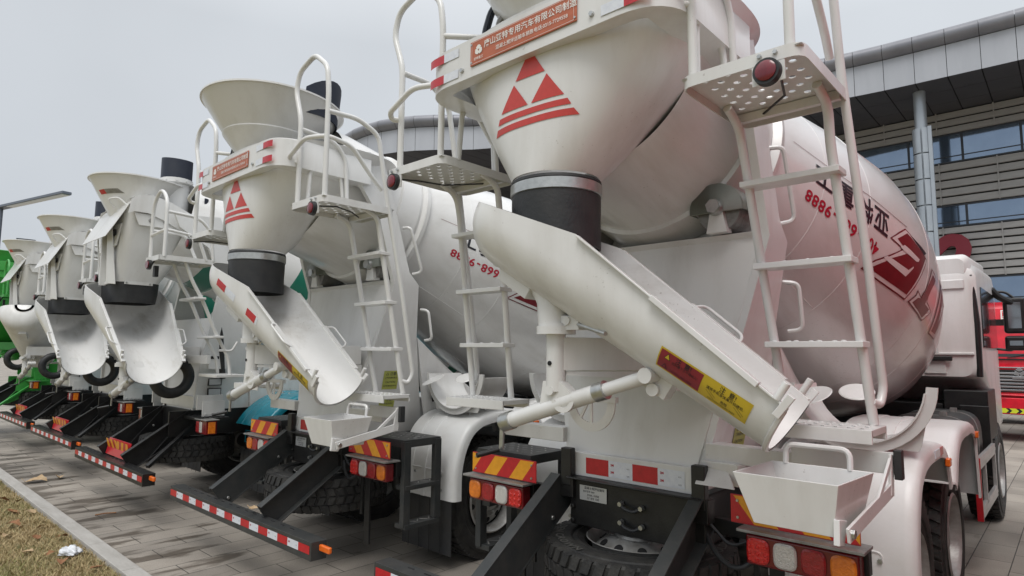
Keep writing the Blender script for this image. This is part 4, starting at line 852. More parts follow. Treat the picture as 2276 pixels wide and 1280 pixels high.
    for s in (-1, 1):
        g = MB(); g.tube([(s * .78, .02, .90), (s * .66, -.03, .80), (s * .55, -.01, .84), (s * .47, .02, .95)], .013, .06, 8); g.build('air_hose', 'rubber', bp)
        g = MB(); g.tube([(s * .74, .04, .96), (s * .62, -.01, .90), (s * .50, .0, 1.0)], .008, .05, 8); g.build('lamp_cable', 'rubber', bp)
    g = MB()
    for z in (1.01, .91): g.tube([(.0, -.03, z), (.03, -.05, z - .02), (.09, -.045, z - .03), (.13, -.03, z - .005)], .010, .02, 8); g.mi = 1; g.bolt((0, -.02, z), (0, -1, 0), .016, .03); g.bolt((.13, -.02, z - .005), (0, -1, 0), .016, .025); g.mi = 0
    g.build('hose_hook', ['rubber', 'steel'], bp)

def wash_bucket(T):
    g = MB(); o = V((1.10, -.46, 0))
    top = [(.90, -.62, 1.385), (1.29, -.62, 1.385), (1.335, -.30, 1.395), (.94, -.30, 1.395)]; bot = [(.965, -.58, 1.19), (1.255, -.58, 1.19), (1.29, -.34, 1.19), (.985, -.34, 1.19)]
    c = V((1.12, -.46, 0)); ti = [V(p) + (c - V(p)) * V((.035, .035, 0)) for p in top]; bi = [V(p) + (c - V(p)) * V((.04, .04, 0)) + V((0, 0, .012)) for p in bot]
    g.rings([[V(p) for p in bot], [V(p) for p in top], ti, bi]); b = g.build('wash_bucket', 'white', T, bevel=.003)
    g = MB(); g.poly([bi[0].lerp(ti[0], .45), bi[1].lerp(ti[1], .45), bi[2].lerp(ti[2], .45), bi[3].lerp(ti[3], .45)]); g.build('bucket_residue', 'castiron', b)
    g = MB(); g.tube([(1.0, -.30, 1.39), (1.0, -.29, 1.47), (1.25, -.29, 1.47), (1.25, -.30, 1.39)], .012, .05, 8); g.build('bucket_handle', 'white', b)
    g = MB(); g.prism([(1.262, -.60, 1.26), (1.262, -.61, 1.17), (1.262, -.55, 1.16), (1.262, -.50, 1.24)], (.022, 0, 0)); g.bar((1.305, -.585, 1.205), (1.35, -.10, 1.30), .012, .055); g.bar((1.35, -.10, 1.275), (1.35, -.07, 1.44), .012, .05, (0, 1, 0)); g.bar((1.335, -.26, 1.28), (1.35, -.09, 1.42), .012, .025); g.box((1.15, -.04, 1.40), (.42, .02, .09)); g.mi = 1
    g.box((1.375, -.06, 1.40), (.03, .045, .12)); g.mi = 2; g.cyl((1.30, -.56, 1.21), (1.325, -.56, 1.21), .018, seg=6); g.build('bucket_bracket', ['white', 'rubber', 'steel'], b, bevel=.003)

def spare_troughs(T):
    for s in (-1, 1):
        g = MB(); c = V((s * 1.02, 0, 1.70)); rows = []
        for y in (.78, 1.0, 1.2):
            rows.append([c + V((.33 * sin(R(a)), y, -.33 * cos(R(a)))) for a in range(-86, 87, 8)])
        g.rings(rows, closed=False); t = g.build('spare_chute', 'white', T, solid=.008, sharp=50)
        for y in (.84,):
            g = MB()
            pts = [(s * 1.0 + .275 * sin(R(a)), y, 1.66 - .275 * cos(R(a))) for a in range(-80, 81, 10)] + [(s * 1.0 + .27, y, 1.56), (s * 1.0 + .24, y, 1.34), (s * 1.0 - .24, y, 1.34), (s * 1.0 - .27, y, 1.56)]
            inn = [V((s * 1.02 + .335 * sin(R(a)), y, 1.70 - .335 * cos(R(a)))) for a in range(-80, 81, 10)]; outp = [V((s + .30 * sin(R(a)) * (1.0), y, min(1.66 - .33 * cos(R(a)), 1.5 + (abs(a) > 50) * .12) if abs(a) < 75 else 1.61)) for a in range(-80, 81, 10)]
            outp = [V((s * 1.02 + (.24 + .10 * abs(a) / 80) * math.copysign(1, a) * min(1, abs(a) / 30), y, 1.345 if abs(a) < 35 else 1.345 + (abs(a) - 35) / 45 * .26)) for a in range(-80, 81, 10)]
            g.rings([[a, b, b + V((0, .012, 0)), a + V((0, .012, 0))] for a, b in zip(inn, outp)]); g.build('trough_cradle', 'white', t, sharp=50)
        for y in (.80,): g = MB(); g.rings([[c + V((r * sin(R(a)), y + d, -r * cos(R(a)))) for a in range(-88, 89, 8)] for r, d in ((.332, 0), (.385, 0), (.385, .016), (.332, .016))], closed=False); g.build('trough_rim', 'white', t, sharp=50)
        g = MB(); g.mi = 0; g.lathe([(.001, 0), (.07, .005), (.11, .004), (.115, 0)], (s * .80, .74, 1.62), (-.2 * s, -.45, 1), 24); g.lathe([(.001, 0), (.06, .005), (.09, .004), (.095, 0)], (s * .98, .98, 1.64), (.1 * s, -.5, 1), 24); g.build('splash_disc', 'white', t)

def steps(T, sides=(-1, 1)):
    for s in sides:
        g = MB(); x = s * 1.235; x2 = s * .78
        g.box(((x + x2) / 2, .26, 1.145), (.50, .38, .06)); g.mi = 1
        for k in range(7):
            for j in range(4): g.box((lerp(x2, x, (k + .6) / 7.2), .15 + j * .075, 1.176), (.04, .012, .004), (0, 0, 45 if (k + j) % 2 else -45))
        g.mi = 0
        for y, b in ((.10, .50), (.42, .52)): g.box((x + s * .005, y, (1.16 + b) / 2), (.05, .065, 1.16 - b)); g.box((x2, y, 1.0), (.02, .04, .3))
        for z in (.80, .50):
            g.box((x - s * .03, .26, z), (.13, .36, .035)); g.mi = 1
            for k in range(5): g.box((x - s * .03, .14 + k * .06, z + .019), (.07, .01, .004), (0, 0, 40 if k % 2 else -40))
            g.mi = 0
        g.build('step_ladder', ['chassis', 'castiron'], T, bevel=.006)

def side_gear(T):
    for s in (-1, 1):
        g = MB(); x = s * 1.26
        for z in (.94, .53): g.box((x, 4.2, z), (.03, 1.3, .10)); g.box((x + s * .012, 4.2, z), (.012, 1.3, .03))
        for y in (3.56, 4.0, 4.84): g.box((x, y, .735), (.03, .05, .4))
        g.mi = 1; g.box((x, 3.53, .735), (.045, .03, .52)); g.build('side_guard', ['alu', 'red'], T, bevel=.004)
        g = MB(); sec_ = [(s * (.90 + .30 * math.copysign(abs(cos(R(a))) ** .5, cos(R(a)))), 0, 1.03 + .29 * math.copysign(abs(sin(R(a))) ** .5, sin(R(a)))) for a in range(0, 360, 12)]
        g.rings([[V(p) + V((0, y, 0)) for p in sec_] for y in (3.40, 4.62)]); g.mi = 1
        for y in (3.7, 4.3): g.rings([[V((s * .9, 0, 1.03)) + (V(p) - V((s * .9, 0, 1.03))) * k + V((0, y + d, 0)) for p in sec_] for k, d in ((1.0, 0), (1.012, 0), (1.012, .04), (1.0, .04))], cap=False)
        for y in (3.72, 4.32): g.box((s * 1.02, y - .02, 1.33), (.05, .06, .05))
        g.build('fuel_tank', ['chassis', 'castiron'], T, sharp=40)

def stickers(T):
    u, v = V((0, 1, 0)), V((0, 0, 1)); Ls = []
    for z in (.12, -.12): Ls += [rect(-.085, z - .085, .085, z + .085, 0), move((*text2d('△ 注意!', .035, .008), 1, .001), 0, z + .055), move((*text2d('CAUTION!', .024, .006), 1, .001), 0, z - .02), move((*text2d('工作时请勿靠近', .02, .003), 1, .001), 0, z + .02), move((*text2d('操作前请阅读说明书', .016, .003), 1, .001), 0, z - .055)]
    b = art_bm(Ls)
    for w in b.verts: zz = 1.50 + w.co.y; w.co = V((.46 + (min(zz, 2.5) - 1.25) * .235 + .003 + w.co.z, .44 + w.co.x, zz))
    finish(b, 'caution_sticker', ['limesticker', 'ink'], T)

def build_round_truck(name, loc):
    T = empty(name, loc)
    chassis(T); cab(T); side_gear(T); steps(T, (-1,))
    d = drum(T, 'drumwhite'); drum_graphics(d, 'drumwhite')
    rear_superstructure(T)
    for x0, x1, s in ((-1.19, -.70, -1), (.72, 1.21, 1)): tail_lamp(T, x0, x1, s)
    pivot(T); wash_bucket(T); spare_troughs(T); stickers(T)
    for s in (-1, 1): rail_frame(T, s)
    return T

GROUP = 'concrete mixer trucks parked in a row'
TA = build_round_truck('mixer_truck', (-1.96, 3.1, 0))
TB = copy_tree(TA); TB.location = (-5.28, 3.08, -.03); steps(TB, (1,))
chute(TA).rotation_euler = (0, 0, R(7)); chute(TB, tape=True).rotation_euler = (0, 0, R(9))
tag(TA, 'nearest white mixer truck with a plain chute and red drum logo beside the red truck', 'concrete mixer', GROUP)
tag(TB, 'second white mixer truck with red reflective tape along its chute and its whole funnel showing', 'concrete mixer', GROUP)

# ------------------------------------------------------------------ square-hopper trucks
def build_square_truck(name, loc):
    T = empty(name, loc); chassis(T, fend='teal', m='black'); cab(T)
    drum(T, 'drumgreen')
    # tapered hopper
    def rr(cx, cy, hx, hy, z, r, n=5):
        o = []
        for sx, sy, a0 in ((1, -1, -90), (1, 1, 0), (-1, 1, 90), (-1, -1, 180)):
            for k in range(n + 1): a = R(a0 + 90 * k / n); o.append(V((cx + sx * (hx - r) + r * cos(a), cy + sy * (hy - r) + r * sin(a), z)))
        return o
    g = MB(); g.rings([rr(0, -.42, .56, .44, 3.50, .10), rr(0, -.46, .52, .40, 3.25, .10), rr(0, -.62, .295, .256, 2.66, .13), rr(0, -.62, .29, .25, 2.60, .15)], cap=False); hp = g.build('hopper', 'white', T, solid=.008, sharp=45)
    g = MB()
    for s in (-1, 1):
        g.prism([(s * .565, -.80, 3.42), (s * .565, -.05, 3.42), (s * .565, -.02, 3.28), (s * .565, -.74, 3.28)], (s * .015, 0, 0))
        for k in range(4): g.mi = 1; g.cyl((s * .578, -.62 + k * .16, 3.35), (s * .59, -.62 + k * .16, 3.35), .025, seg=12); g.mi = 0
        g.prism([(s * .30, -.93, 3.30), (s * .32, -.86, 2.60), (s * .12, -.90, 2.62), (s * .20, -.95, 3.3)], (0, -.01, 0))
    g.box((0, -.90, 2.95), (.02, .10, .7)); g.prism([(.1, -.9, 3.3), (.42, -.86, 3.3), (.34, -.88, 3.05), (.16, -.9, 3.0)], (0, -.02, 0)); g.mi = 2; g.box((.30, -.91, 3.2), (.10, .02, .07)); g.mi = 0
    g.build('hopper_plate', ['white', 'castiron', 'dark'], hp, bevel=.004)
    g = MB(); g.rings([rr(0, -.62, .30, .262, 2.64, .15), rr(0, -.62, .30, .258, 2.52, .16), rr(0, -.63, .295, .25, 2.40, .16), rr(0, -.63, .28, .238, 2.40, .16), rr(0, -.62, .29, .25, 2.64, .15)], cap=False); sk = g.build('rubber_skirt', 'rubber', T, sharp=45)
    g = MB(); g.box((.306, -.62, 2.63), (.012, .30, .035)); g.box((0, -.888, 2.63), (.34, .012, .035))
    for y in (-.75, -.5): g.mi = 1; g.bolt((.312, y, 2.63), (1, 0, 0), .012, .01); g.mi = 0
    g.build('skirt_strip', ['white', 'steel'], sk)
    # rear splash flap and curved side bands
    g = MB(); rows = []
    for y, z, w in ((-.52, 3.66, .57), (-.66, 3.66, .57), (-.76, 3.62, .56), (-.84, 3.52, .54), (-.96, 3.28, .52), (-1.04, 3.12, .48)): rows.append([(-w, y, z), (-w * .5, y - .0, z), (w * .5, y, z), (w, y, z)])
    g.rings(rows, closed=False); fl = g.build('splash_flap', 'white', T, solid=.006, sharp=50)
    for s in (-1, 1):
        g = MB(); top = [(-.84, 3.57), (-.76, 3.63), (-.62, 3.65), (-.42, 3.60), (-.15, 3.48), (.2, 3.30)]; bo = [(-.86, 3.40), (-.80, 3.43), (-.66, 3.43), (-.46, 3.36), (-.2, 3.22), (.15, 3.02)]
        g.rings([[(s * .60, *a), (s * .60, *b), (s * .59, *b), (s * .59, *a)] for a, b in zip(top, bo)]); g.prism([(s * .59, -.8, 3.6), (s * .59, -.62, 3.64), (s * .35, -.62, 3.66), (s * .35, -.8, 3.62)], (0, 0, .006)); g.build('hopper_guard', 'white', fl)
    # funnel
    g = MB(); g.lathe([(.25, -.25), (.27, 0), (.53, .44), (.545, .46), (.56, .46), (.56, .475), (.54, .477), (.51, .44), (.25, 0)], (0, -.60, 3.40), (0, .05, 1), 64, cap=False); fu = g.build('feed_funnel', 'white', T, sharp=50)
    b = art_bm([rect(-.09, -.025, -.0, .025, 0), rect(.0, -.025, .12, .025, 1)], .03); project_art(b, (.15, -1.0, 3.70), (.93, -.36, 0), (0, 0, 1), tree_of(fu), .003, .6); bmesh.ops.recalc_face_normals(b, faces=b.faces); finish(b, 'reflective_tape', ['red', 'castiron'], fu)
    g = MB(); g.tube([(.2, -.90, 3.50), (.22, -.98, 3.6), (.32, -.9, 3.62), (.40, -.75, 3.46)], .012, .05, 8); g.build('funnel_handle', 'white', fu)
    g = MB(); rows = []
    for k in range(15):
        a = R(-110 + 220 * k / 14); c = V((.30 + .17 * cos(a) * 1.0, -.28 + .17 * sin(a), 0)); rows.append([c + V((0, 0, 3.95)), c * 1.0 + V((0, 0, 4.21 - .02 * cos(a)))])
    g.rings(rows, closed=False); g.build('rubber_flap', 'navy', fu, solid=.012)
    g = MB(); g.lathe([(.15, -.4), (.15, 0), (.185, .01), (.185, .06), (.17, .07), (.17, 0)], (.30, -.28, 3.89), seg=32, cap=False)
    for k in range(6): a = R(-90 + 36 * k); g.bolt((.30 + .185 * cos(a), -.28 + .185 * sin(a), 3.92), (cos(a), sin(a), 0), .012, .01)
    g.build('flap_collar', 'white', fu, sharp=40)
    g = MB(); rows = [[V((.42 + .12 * cos(R(a)), -.02 + .08 * sin(R(a)), 3.55 + .19 * q)) for a in range(0, 181, 20)] for q in (0, 1)]; g.rings(rows, closed=False); g.build('mud_guard', 'navy', fu, solid=.01)
    # side frames, pedestal
    for s in (-1, 1):
        O = [(-.40, 3.45), (.12, 3.5), (.40, 2.8), (.55, 2.25), (.60, 1.7), (.70, 1.12)]; I = [(-.34, 3.3), (.0, 3.1), (.18, 2.7), (.1, 2.25), (.02, 1.7), (.0, 1.12)]
        xw = lambda z: .50 + min(max(z - 1.12, 0), 1.1) * .18
        g = MB(); g.rings([[(s * xw(o[1]), *o), (s * xw(i[1]), *i), (s * (xw(i[1]) - .05), *i), (s * (xw(o[1]) - .05), *o)] for o, i in zip(O, I)]); f = g.build('side_frame', 'white', T, bevel=.004, sharp=30)
        g = MB(); g.prism([(s * .58, .60, 2.02), (s * .58, 1.9, 1.3), (s * .56, 1.9, 1.1), (s * .55, .7, 1.1)], (-s * .04, 0, 0)); g.build('support_web', 'white', f)
        g = MB(); g.box((s * .62, .22, 1.72), (.02, .22, .20)); g.mi = 1; g.box((s * .632, .18, 1.76), (.004, .10, .035)); g.mi = 0
        for z in (1.34, 1.46): g.mi = 1; g.box((s * .565, .22, z), (.02, .16, .09)); g.mi = 2; g.box((s * .578, .22, z), (.004, .14, .07)); g.mi = 0
        g.build('control_box', ['white', 'black', 'plate'], f)
    g = MB(); g.rings([[(-.50, .02, 1.12), (.50, .02, 1.12), (.5, .1, 1.12), (-.5, .1, 1.12)], [(-.66, .12, 2.25), (.66, .12, 2.25), (.66, .5, 2.27), (-.66, .5, 2.27)]]); g.box((0, .04, 1.22), (1.1, .10, .14)); pd = g.build('pedestal', 'white', T, bevel=.004)
    for s in (-1, 1): g = MB(); g.box((s * .75, .10, 1.23), (.03, .30, .17)); g.box((s * .82, .12, 1.16), (.02, .26, .18)); [g.bolt((s * .832, .03 + k * .06, 1.10), (s, 0, 0), .014, .012) for k in range(4)]; g.build('mounting_plate', 'white', T, bevel=.003)
    g = MB(); g.prism([(-.05, -.62, 1.72), (.05, -.62, 1.72), (.5, .05, 1.72), (-.46, .05, 1.72)], (0, 0, .17)); g.bar((-.45, -.30, 1.74), (.95, -.02, 1.74), .05, .10); g.build('chute_beam', 'white', T, bevel=.004)
    g = MB(); pts = [(.55, -.27 + .19 * cos(R(a)), 1.53 + .19 * sin(R(a))) for a in range(0, 360, 12)]; g.tube(pts, .062, seg=12, loop=True); g.build('hose_ring', 'rubber', T)
    g = MB(); g.tube([(.45, .35, 3.0), (.62, .30, 2.7), (.66, .2, 2.3), (.62, .25, 1.9), (.6, .3, 1.5)], .035, .1, 10); g.build('hydraulic_hose', 'rubber', T)
    pivot(T, arm=False)
    # ladder, platform, rails
    for s in (-1, 1):
        X = lambda d: s * (1.0 + d); g = MB()
        for d in (-.17, .17): g.tube([(X(d), -.42, 2.84), (X(d), -.34, 2.62), (X(d), -.22, 2.43), (X(d), -.05, 2.05), (X(d), .12, 1.75), (X(d), .14, 1.56)], .02, .12, 10)
        lad = g.build('ladder', 'white', T, sharp=50)
        for y, z in ((-.26, 2.43), (-.04, 2.0)): g = MB(); g.box((X(0), y, z), (.46, .13, .03)); g.build('rung', 'white', lad, bevel=.008)
        g = MB(); g.box((X(0), .12, 1.555), (.5, .34, .035)); g.build('foot_plate', 'white', lad, bevel=.006)
        g = MB(); g.tube([(X(.17), .0, 1.85), (X(.19), .14, 1.84), (X(.19), .2, 1.95)], .014, .04, 8); g.build('grab_handle', 'white', lad)
        g = MB(); x0, x1, y0, y1, z = s * 1.0 - .22, s * 1.0 + .22, -.70, -.12, 2.86
        g.box((s * 1.0, (y0 + y1) / 2, z), (.44, y1 - y0, .01))
        for yy in (y0, y1): g.box((s * 1.0, yy, z - .01), (.45, .02, .055))
        for xx in (x0, x1): g.box((xx, (y0 + y1) / 2, z - .01), (.02, y1 - y0 + .02, .055))
        g.mi = 1
        for a in range(8):
            for b_ in range(5): g.cyl((x0 + .06 + b_ * .08, y0 + .06 + a * .065, z - .0055), (x0 + .06 + b_ * .08, y0 + .06 + a * .065, z - .0065), .02, seg=8)
        pf = g.build('platform', ['white', 'castiron'], T, bevel=.004)
        g = MB(); g.tube([(s * 1.0, y0 + .02, z - .02), (s * 1.0, y0 - .02, z - .10)], .01, seg=6); g.cyl((s * 1.0, y0 - .02, z - .08), (s * 1.0, y0 - .05, z - .08), .055, seg=20); g.mi = 1; g.cyl((s * 1.0, y0 - .05, z - .08), (s * 1.0, y0 - .06, z - .08), .042, seg=20); g.mi = 0; g.box((s * 1.0 + .02, y0 + .03, z - .15), (.06, .04, .12)); g.build('marker_lamp', ['black', 'maroon'], pf)
        g = MB()
        g.tube([(x0, -.66, z), (x0, -.66, 3.5), (s * 1.0, -.66, 3.66), (x1, -.66, 3.5), (x1, -.66, z)], .02, .14, 10); g.tube([(x1, -.66, 3.36), (x1, -.32, 3.34), (x1, -.18, 3.2), (x1, -.14, z)], .018, .1, 10); g.tube([(x0, -.66, 3.14), (x1, -.66, 3.16), (x1, -.32, 3.12), (x1, -.22, z)], .018, .06, 10); g.tube([(x0, -.66, 3.2), (x0, -.3, 3.2), (x0, -.14, z)], .018, .08, 10)
        g.build('handrail', 'white', pf, sharp=50)
    # rear end: plate, deep bumper gussets, lamps and striped board
    g = MB(); g.box((0, .04, .97), (.9, .10, .3))
    for s in (-1, 1):
        g.box((s * .47, .3, .97), (.03, 1.1, .30)); g.prism([(s * .42, .02, 1.14), (s * .42, .02, .74), (s * .42, -.36, .56), (s * .42, -.46, .58)], (s * .014, 0, 0)); g.bar((s * .455, .02, 1.14), (s * .455, -.45, .58), .05, .012, (0, 1, 1)); g.bar((s * .8, -.55, .56), (s * .55, .0, .95), .05, .04)
        g.box((s * .72, .08, 1.05), (.5, .34, .03))
        for q in range(5): g.box((s * .72, -.04 + q * .06, 1.07), (.46, .012, .01))
    bp = g.build('rear_plate', 'black', T, bevel=.004)
    for s in (-1, 1):
        g = MB(); g.box((s * 1.0, -.02, .97), (.28, .12, .15)); g.mi = 1; g.box((s * 1.0, -.02, 1.055), (.32, .16, .012)); g.mi = 2; g.box((s * 1.147, -.02, .97), (.012, .08, .13)); g.mi = 3; g.box((s * 1.0, -.085, .97), (.07, .01, .12)); g.mi = 4; g.box((s * .91, -.085, .97), (.08, .01, .12)); g.build('tail_lamp', ['lensred_body', 'castiron', 'lensamber', 'lensclear', 'lensred'], T, bevel=.006)
    g = MB(); g.box((0, -.62, .68), (.80, .008, .19), (-12, 0, 0)); wb = g.build('warning_board', 'red', T)
    Ls = stripes(-.4, 0, -.095, .095, 5, -.1) + stripes(0, .4, -.095, .095, 5, .1)
    finish(place_art(art_bm(Ls), (0, -.624, .68), (1, 0, 0), (0, -.2, .98), .004), 'reflective_stripes', ['red', 'yellow'], wb)
    return T
TC = build_square_truck('mixer_truck', (-8.5, 3.02, 0))
chC = chute(TC, R0=.325, Lh=1.68, wide=.28, sticker=False)
TD = copy_tree(TC); TD.location = (-11.8, 3.13, 0)
TE = copy_tree(TC); TE.location = (-15.0, 3.17, 0)
def turn_chute(T, deg):
    for ch in T.children:
        if ch.name.split('.')[0] == 'chute': ch.rotation_euler = (0, 0, R(deg))
turn_chute(TE, 158)
TF = copy_tree(TC); TF.location = (-17.7, 3.05, 0.1)
def recolour(o):
    for c in o.children:
        for sl in c.material_slots:
            nm = sl.material.name if sl.material else ''
            if nm.startswith(('white_paint', 'drum_paint', 'worn_chute', 'teal', 'fender')) or c.name.startswith(('rear_plate', 'chassis_frame')): sl.link = 'OBJECT'; sl.material = M['green']
        recolour(c)
recolour(TF); turn_chute(TF, 150)
tag(TC, 'white mixer truck with green banded drum and teal fenders, nearest of the square hopper trucks', 'concrete mixer', GROUP)
tag(TD, 'white square hopper mixer truck in the middle of three, its chute facing outward', 'concrete mixer', GROUP)
tag(TE, 'farthest white mixer truck, chute turned so its rounded underside shows, beside the green one', 'concrete mixer', GROUP)
tag(TF, 'bright green mixer truck at the far end of the row', 'concrete mixer', GROUP)

# ------------------------------------------------------------------ red trucks
def red_cab(T, m='redtruck'):
    """cab seen from the front; front faces -y at y = 0"""
    g = MB()
    def sec(y, zt, zb, ww, r=.12, n=5):
        pts = []
        for (px, pz, a0) in ((ww - r, zb + r, -90), (ww - r, zt - r, 0), (-ww + r, zt - r, 90), (-ww + r, zb + r, 180)):
            for k in range(n + 1): a = R(a0 + 90 * k / n); pts.append(V((px + r * cos(a), y, pz + r * sin(a))))
        return pts
    g.rings([sec(.0, 1.75, .62, 1.22), sec(.04, 2.2, .6, 1.24), sec(.22, 2.95, .6, 1.22), sec(.6, 3.12, .6, 1.24), sec(2.1, 3.15, .6, 1.24)]); c = g.build('cab', m, T, sharp=40)
    g = MB(); g.prism([(-1.12, .0, 1.86), (1.12, .0, 1.86), (1.08, .17, 2.58), (-1.08, .17, 2.58)], (0, .02, 0)); ws = g.build('window', 'glass', c)
    g = MB(); g.prism([(-1.14, .12, 2.56), (1.14, .12, 2.56), (1.12, .09, 2.70), (-1.12, .09, 2.70)], (0, .05, 0)); g.box((0, -.02, 1.80), (1.9, .03, .03), (0, 0, 0)); [g.bar((x, -.02, 1.83), (x + .5, .01, 1.95), .015, .012) for x in (-.9, -.2)]; g.build('sun_visor', 'black', c)
    finish(place_art(art_bm([(*text2d('中国重汽', .24, .015, 1.7), 0, 0)]), (0, .17, 2.78), (1, 0, 0), (0, .22, .97), .05), 'roof_lettering', ['letterwhite'], c)
    g = MB()
    for k in range(6): g.box((0, -.02, 1.12 + k * .075), (1.9, .04, .038))
    g.mi = 1; g.box((0, -.005, 1.32), (1.9, .02, .5)); g.mi = 0; g.box((0, -.02, 1.62), (1.96, .04, .025))
    gr = g.build('grille', ['chrome', 'black'], c, bevel=.006)
    g = MB(); g.mi = 0
    for k in range(3): a = 2 * pi * k / 3 + pi / 2; g.prism([(.11 * cos(a), -.06, 1.52 + .11 * sin(a)), (.085 * cos(a + .95), -.06, 1.52 + .085 * sin(a + .95)), (.02 * cos(a + .5), -.06, 1.52 + .02 * sin(a + .5)), (.02 * cos(a - .5), -.06, 1.52 + .02 * sin(a - .5)), (.085 * cos(a - .95), -.06, 1.52 + .085 * sin(a - .95))], (0, .03, 0))
    g.box((0, -.05, 1.40), (.26, .03, .05)); g.build('grille_emblem', 'chrome', gr, bevel=.004)
    g = MB(); g.box((0, -.04, .78), (2.48, .2, .36)); g.box((0, -.05, 1.02), (2.46, .16, .04)); b = g.build('bumper', m, c, bevel=.03)
    Ls = [rect(-1.22, 0, 1.22, .10, 0)]
    for k in range(14): x = -1.15 + k * .175; Ls.append(pol([(x, .0), (x + .06, 0), (x + .11, .05), (x + .06, .10), (x, .10), (x + .05, .05)], 1, .001))
    finish(place_art(art_bm(Ls), (0, -.14, .63), (1, 0, 0), (0, 0, 1), .003), 'chevron_tape', ['limebright', 'ink'], b)
    for s in (-1, 1):
        g = MB(); g.box((s * .98, -.14, .88), (.36, .03, .12)); g.build('headlight', 'lensclear', b, bevel=.01)
        g = MB(); g.tube([(s * 1.22, .3, 2.7), (s * 1.4, .2, 2.6), (s * 1.42, .2, 2.2)], .02, .05, 8); g.box((s * 1.42, .2, 2.4), (.2, .1, .5)); g.build('mirror', 'black', c, bevel=.02)
        wheel('wheel', T, (s * 1.05, 1.0, .55), (0, R(90) * s, 0)); wheel('wheel', T, (s * 1.05, 4.6, .55), (0, R(90) * s, 0)); wheel('wheel', T, (s * 1.05, 5.9, .55), (0, R(90) * s, 0))
    g = MB()
    for s in (-1, 1): g.box((s * .4, 3.6, .95), (.08, 5.6, .26))
    g.box((0, 1.0, .6), (2.0, .15, .15)); g.box((0, 5.2, .6), (2.0, 1.5, .15)); g.build('chassis_frame', 'black', T)
    return c
M['limebright'] = mat('yellow_green_tape', (.62, .68, .03), .4)
def tipper(T, m):
    g = MB(); g.box((0, 4.4, 2.45), (2.46, 4.2, 2.7)); b = g.build('box_body', m, T, bevel=.04)  # tall body sized for the red bounce on the nearest drum
    for s in (-1, 1):
        g = MB(); g.box((s * 1.235, 4.4, 1.12), (.05, 4.2, .08)); g.build('body_rail', m, b, bevel=.01)
        g = MB(); g.box((s * 1.21, 3.2, .75), (.03, 1.4, .45)); g.build('side_skirt', m, b, bevel=.01)
TR = empty('red_truck', (-1.0, 17.7, 0)); red_cab(TR); tag(TR, 'red truck facing the camera behind the nearest mixer, white characters above its windscreen', 'truck')
TR2 = copy_tree(TR); tipper(TR2, 'redtruck'); TR2.location = (1.75, 1.5, 0); TR3 = copy_tree(TR); TR3.location = (2.3, 17.7, 0); tag(TR3, 'red truck added unseen beside the one facing the camera, to reflect in the nearest drum', 'truck')  # both unseen copies added to redden the nearest drum by bounce and reflection
tag(TR2, 'tall red box truck added unseen beyond the right edge, bouncing red onto the nearest mixer', 'truck')

# ------------------------------------------------------------------ building
M['louvre'] = mat('beige_louvre_panel', (.40, .39, .375), .5, .05, 0, (.34, .33, .32), 1.5, (1, 1, 6))
M['louvregap'] = mat('louvre_gap', (.03, .03, .03), .8)
M['winglass'] = mat('blue_window_glass', (.25, .325, .43), .05, .85, .3, (.16, .22, .32), .3)
M['frame'] = mat('dark_window_frame', (.03, .035, .045), .4)
M['cladding'] = mat('silver_cladding', (.46, .48, .52), .5, .1, 0, (.40, .42, .46), .8, (1, 1, .2), rvar=.1)
M['nose'] = mat('grey_canopy_roll', (.24, .245, .27), .4, .2, 0, (.19, .195, .22), .9, (1, 1, .3))
M['soffit'] = mat('dark_soffit_panel', (.085, .085, .095), .5, .2, 0, (.07, .07, .08), .5)
M['column'] = mat('column_cladding', (.42, .46, .50), .35, .4, 0, (.36, .40, .44), 1)
B_ = empty('exhibition_hall', (0, 40, 0), 'long grey exhibition hall with curved canopy, louvred walls and a red number 2', 'building')
FY = 0.0; ZS = 15.11
g = MB(); g.box((-25, .6, 8.5), (90, 1, 17)); g.build('wall', 'louvregap', B_)
bands = [(12.25, 13.85), (8.75, 9.95), (4.55, 6.0)]
def louvres(z0, z1, name):
    g = MB(); n = round((z1 - z0) / .42); h = (z1 - z0) / n
    for k in range(n):
        x = -62.
        z = z0 + k * h
        g.prism([(x, -.05, z + .03), (x, -.16, z + .05), (x, -.12, z + h - .05), (x, -.05, z + h - .03)], (82, 0, 0))
    x = -60.
    while x < 20: g.box((x, -.17, (z0 + z1) / 2), (.06, .03, z1 - z0)); x += 2.5
    g.build(name, 'louvre', B_)
zs = [0] + [q for b in sorted(bands) for q in b] + [ZS - .02]
for a, b in zip(zs[::2], zs[1::2]): louvres(a, b, 'louvre_panel')
g0 = None
for zb, zt in bands:
    for k in range(14):
        x = -27.2 + k * 2.45
        if g0 is None or g0[1] != zt - zb:
            g = MB(); hh = zt - zb; g.box((0, -.04, hh / 2), (2.43, .04, hh)); wo = g.build('window', 'winglass', B_); wo.location = (x, 0, zb)
            g = MB(); [g.box((s * 1.2, -.07, hh / 2), (.06, .05, hh)) for s in (-1, 1)]; g.box((0, -.07, .04), (2.4, .05, .08)); g.box((0, -.07, hh - .04), (2.4, .05, .08)); g.box((0, -.07, hh * .22), (2.4, .04, .05)); fo = g.build('frame', 'frame', wo)
            g0 = (wo, zt - zb)
        else:
            w2 = g0[0].copy(); C.objects.link(w2); w2.location = (x, 0, zb)
            for ch in g0[0].children: f2 = ch.copy(); C.objects.link(f2); f2.parent = w2
# canopy edge in plan (world x, y - 40)
k1 = 1.105
plan = [(30, 34.9), (5, 34.95), (-.86, 34.9), (-6.4, 34.6), (-8.8, 34.25), (-16, 32.4), (-23, 29.9), (-28.7, 27.4), (-30.7, 25.5), (-33.4, 24.0), (-37.1, 23.6), (-41, 25), (-44, 28), (-46, 34)]
plan = fillet([(x, y - 40, 0) for x, y in plan], 2.5, 4)
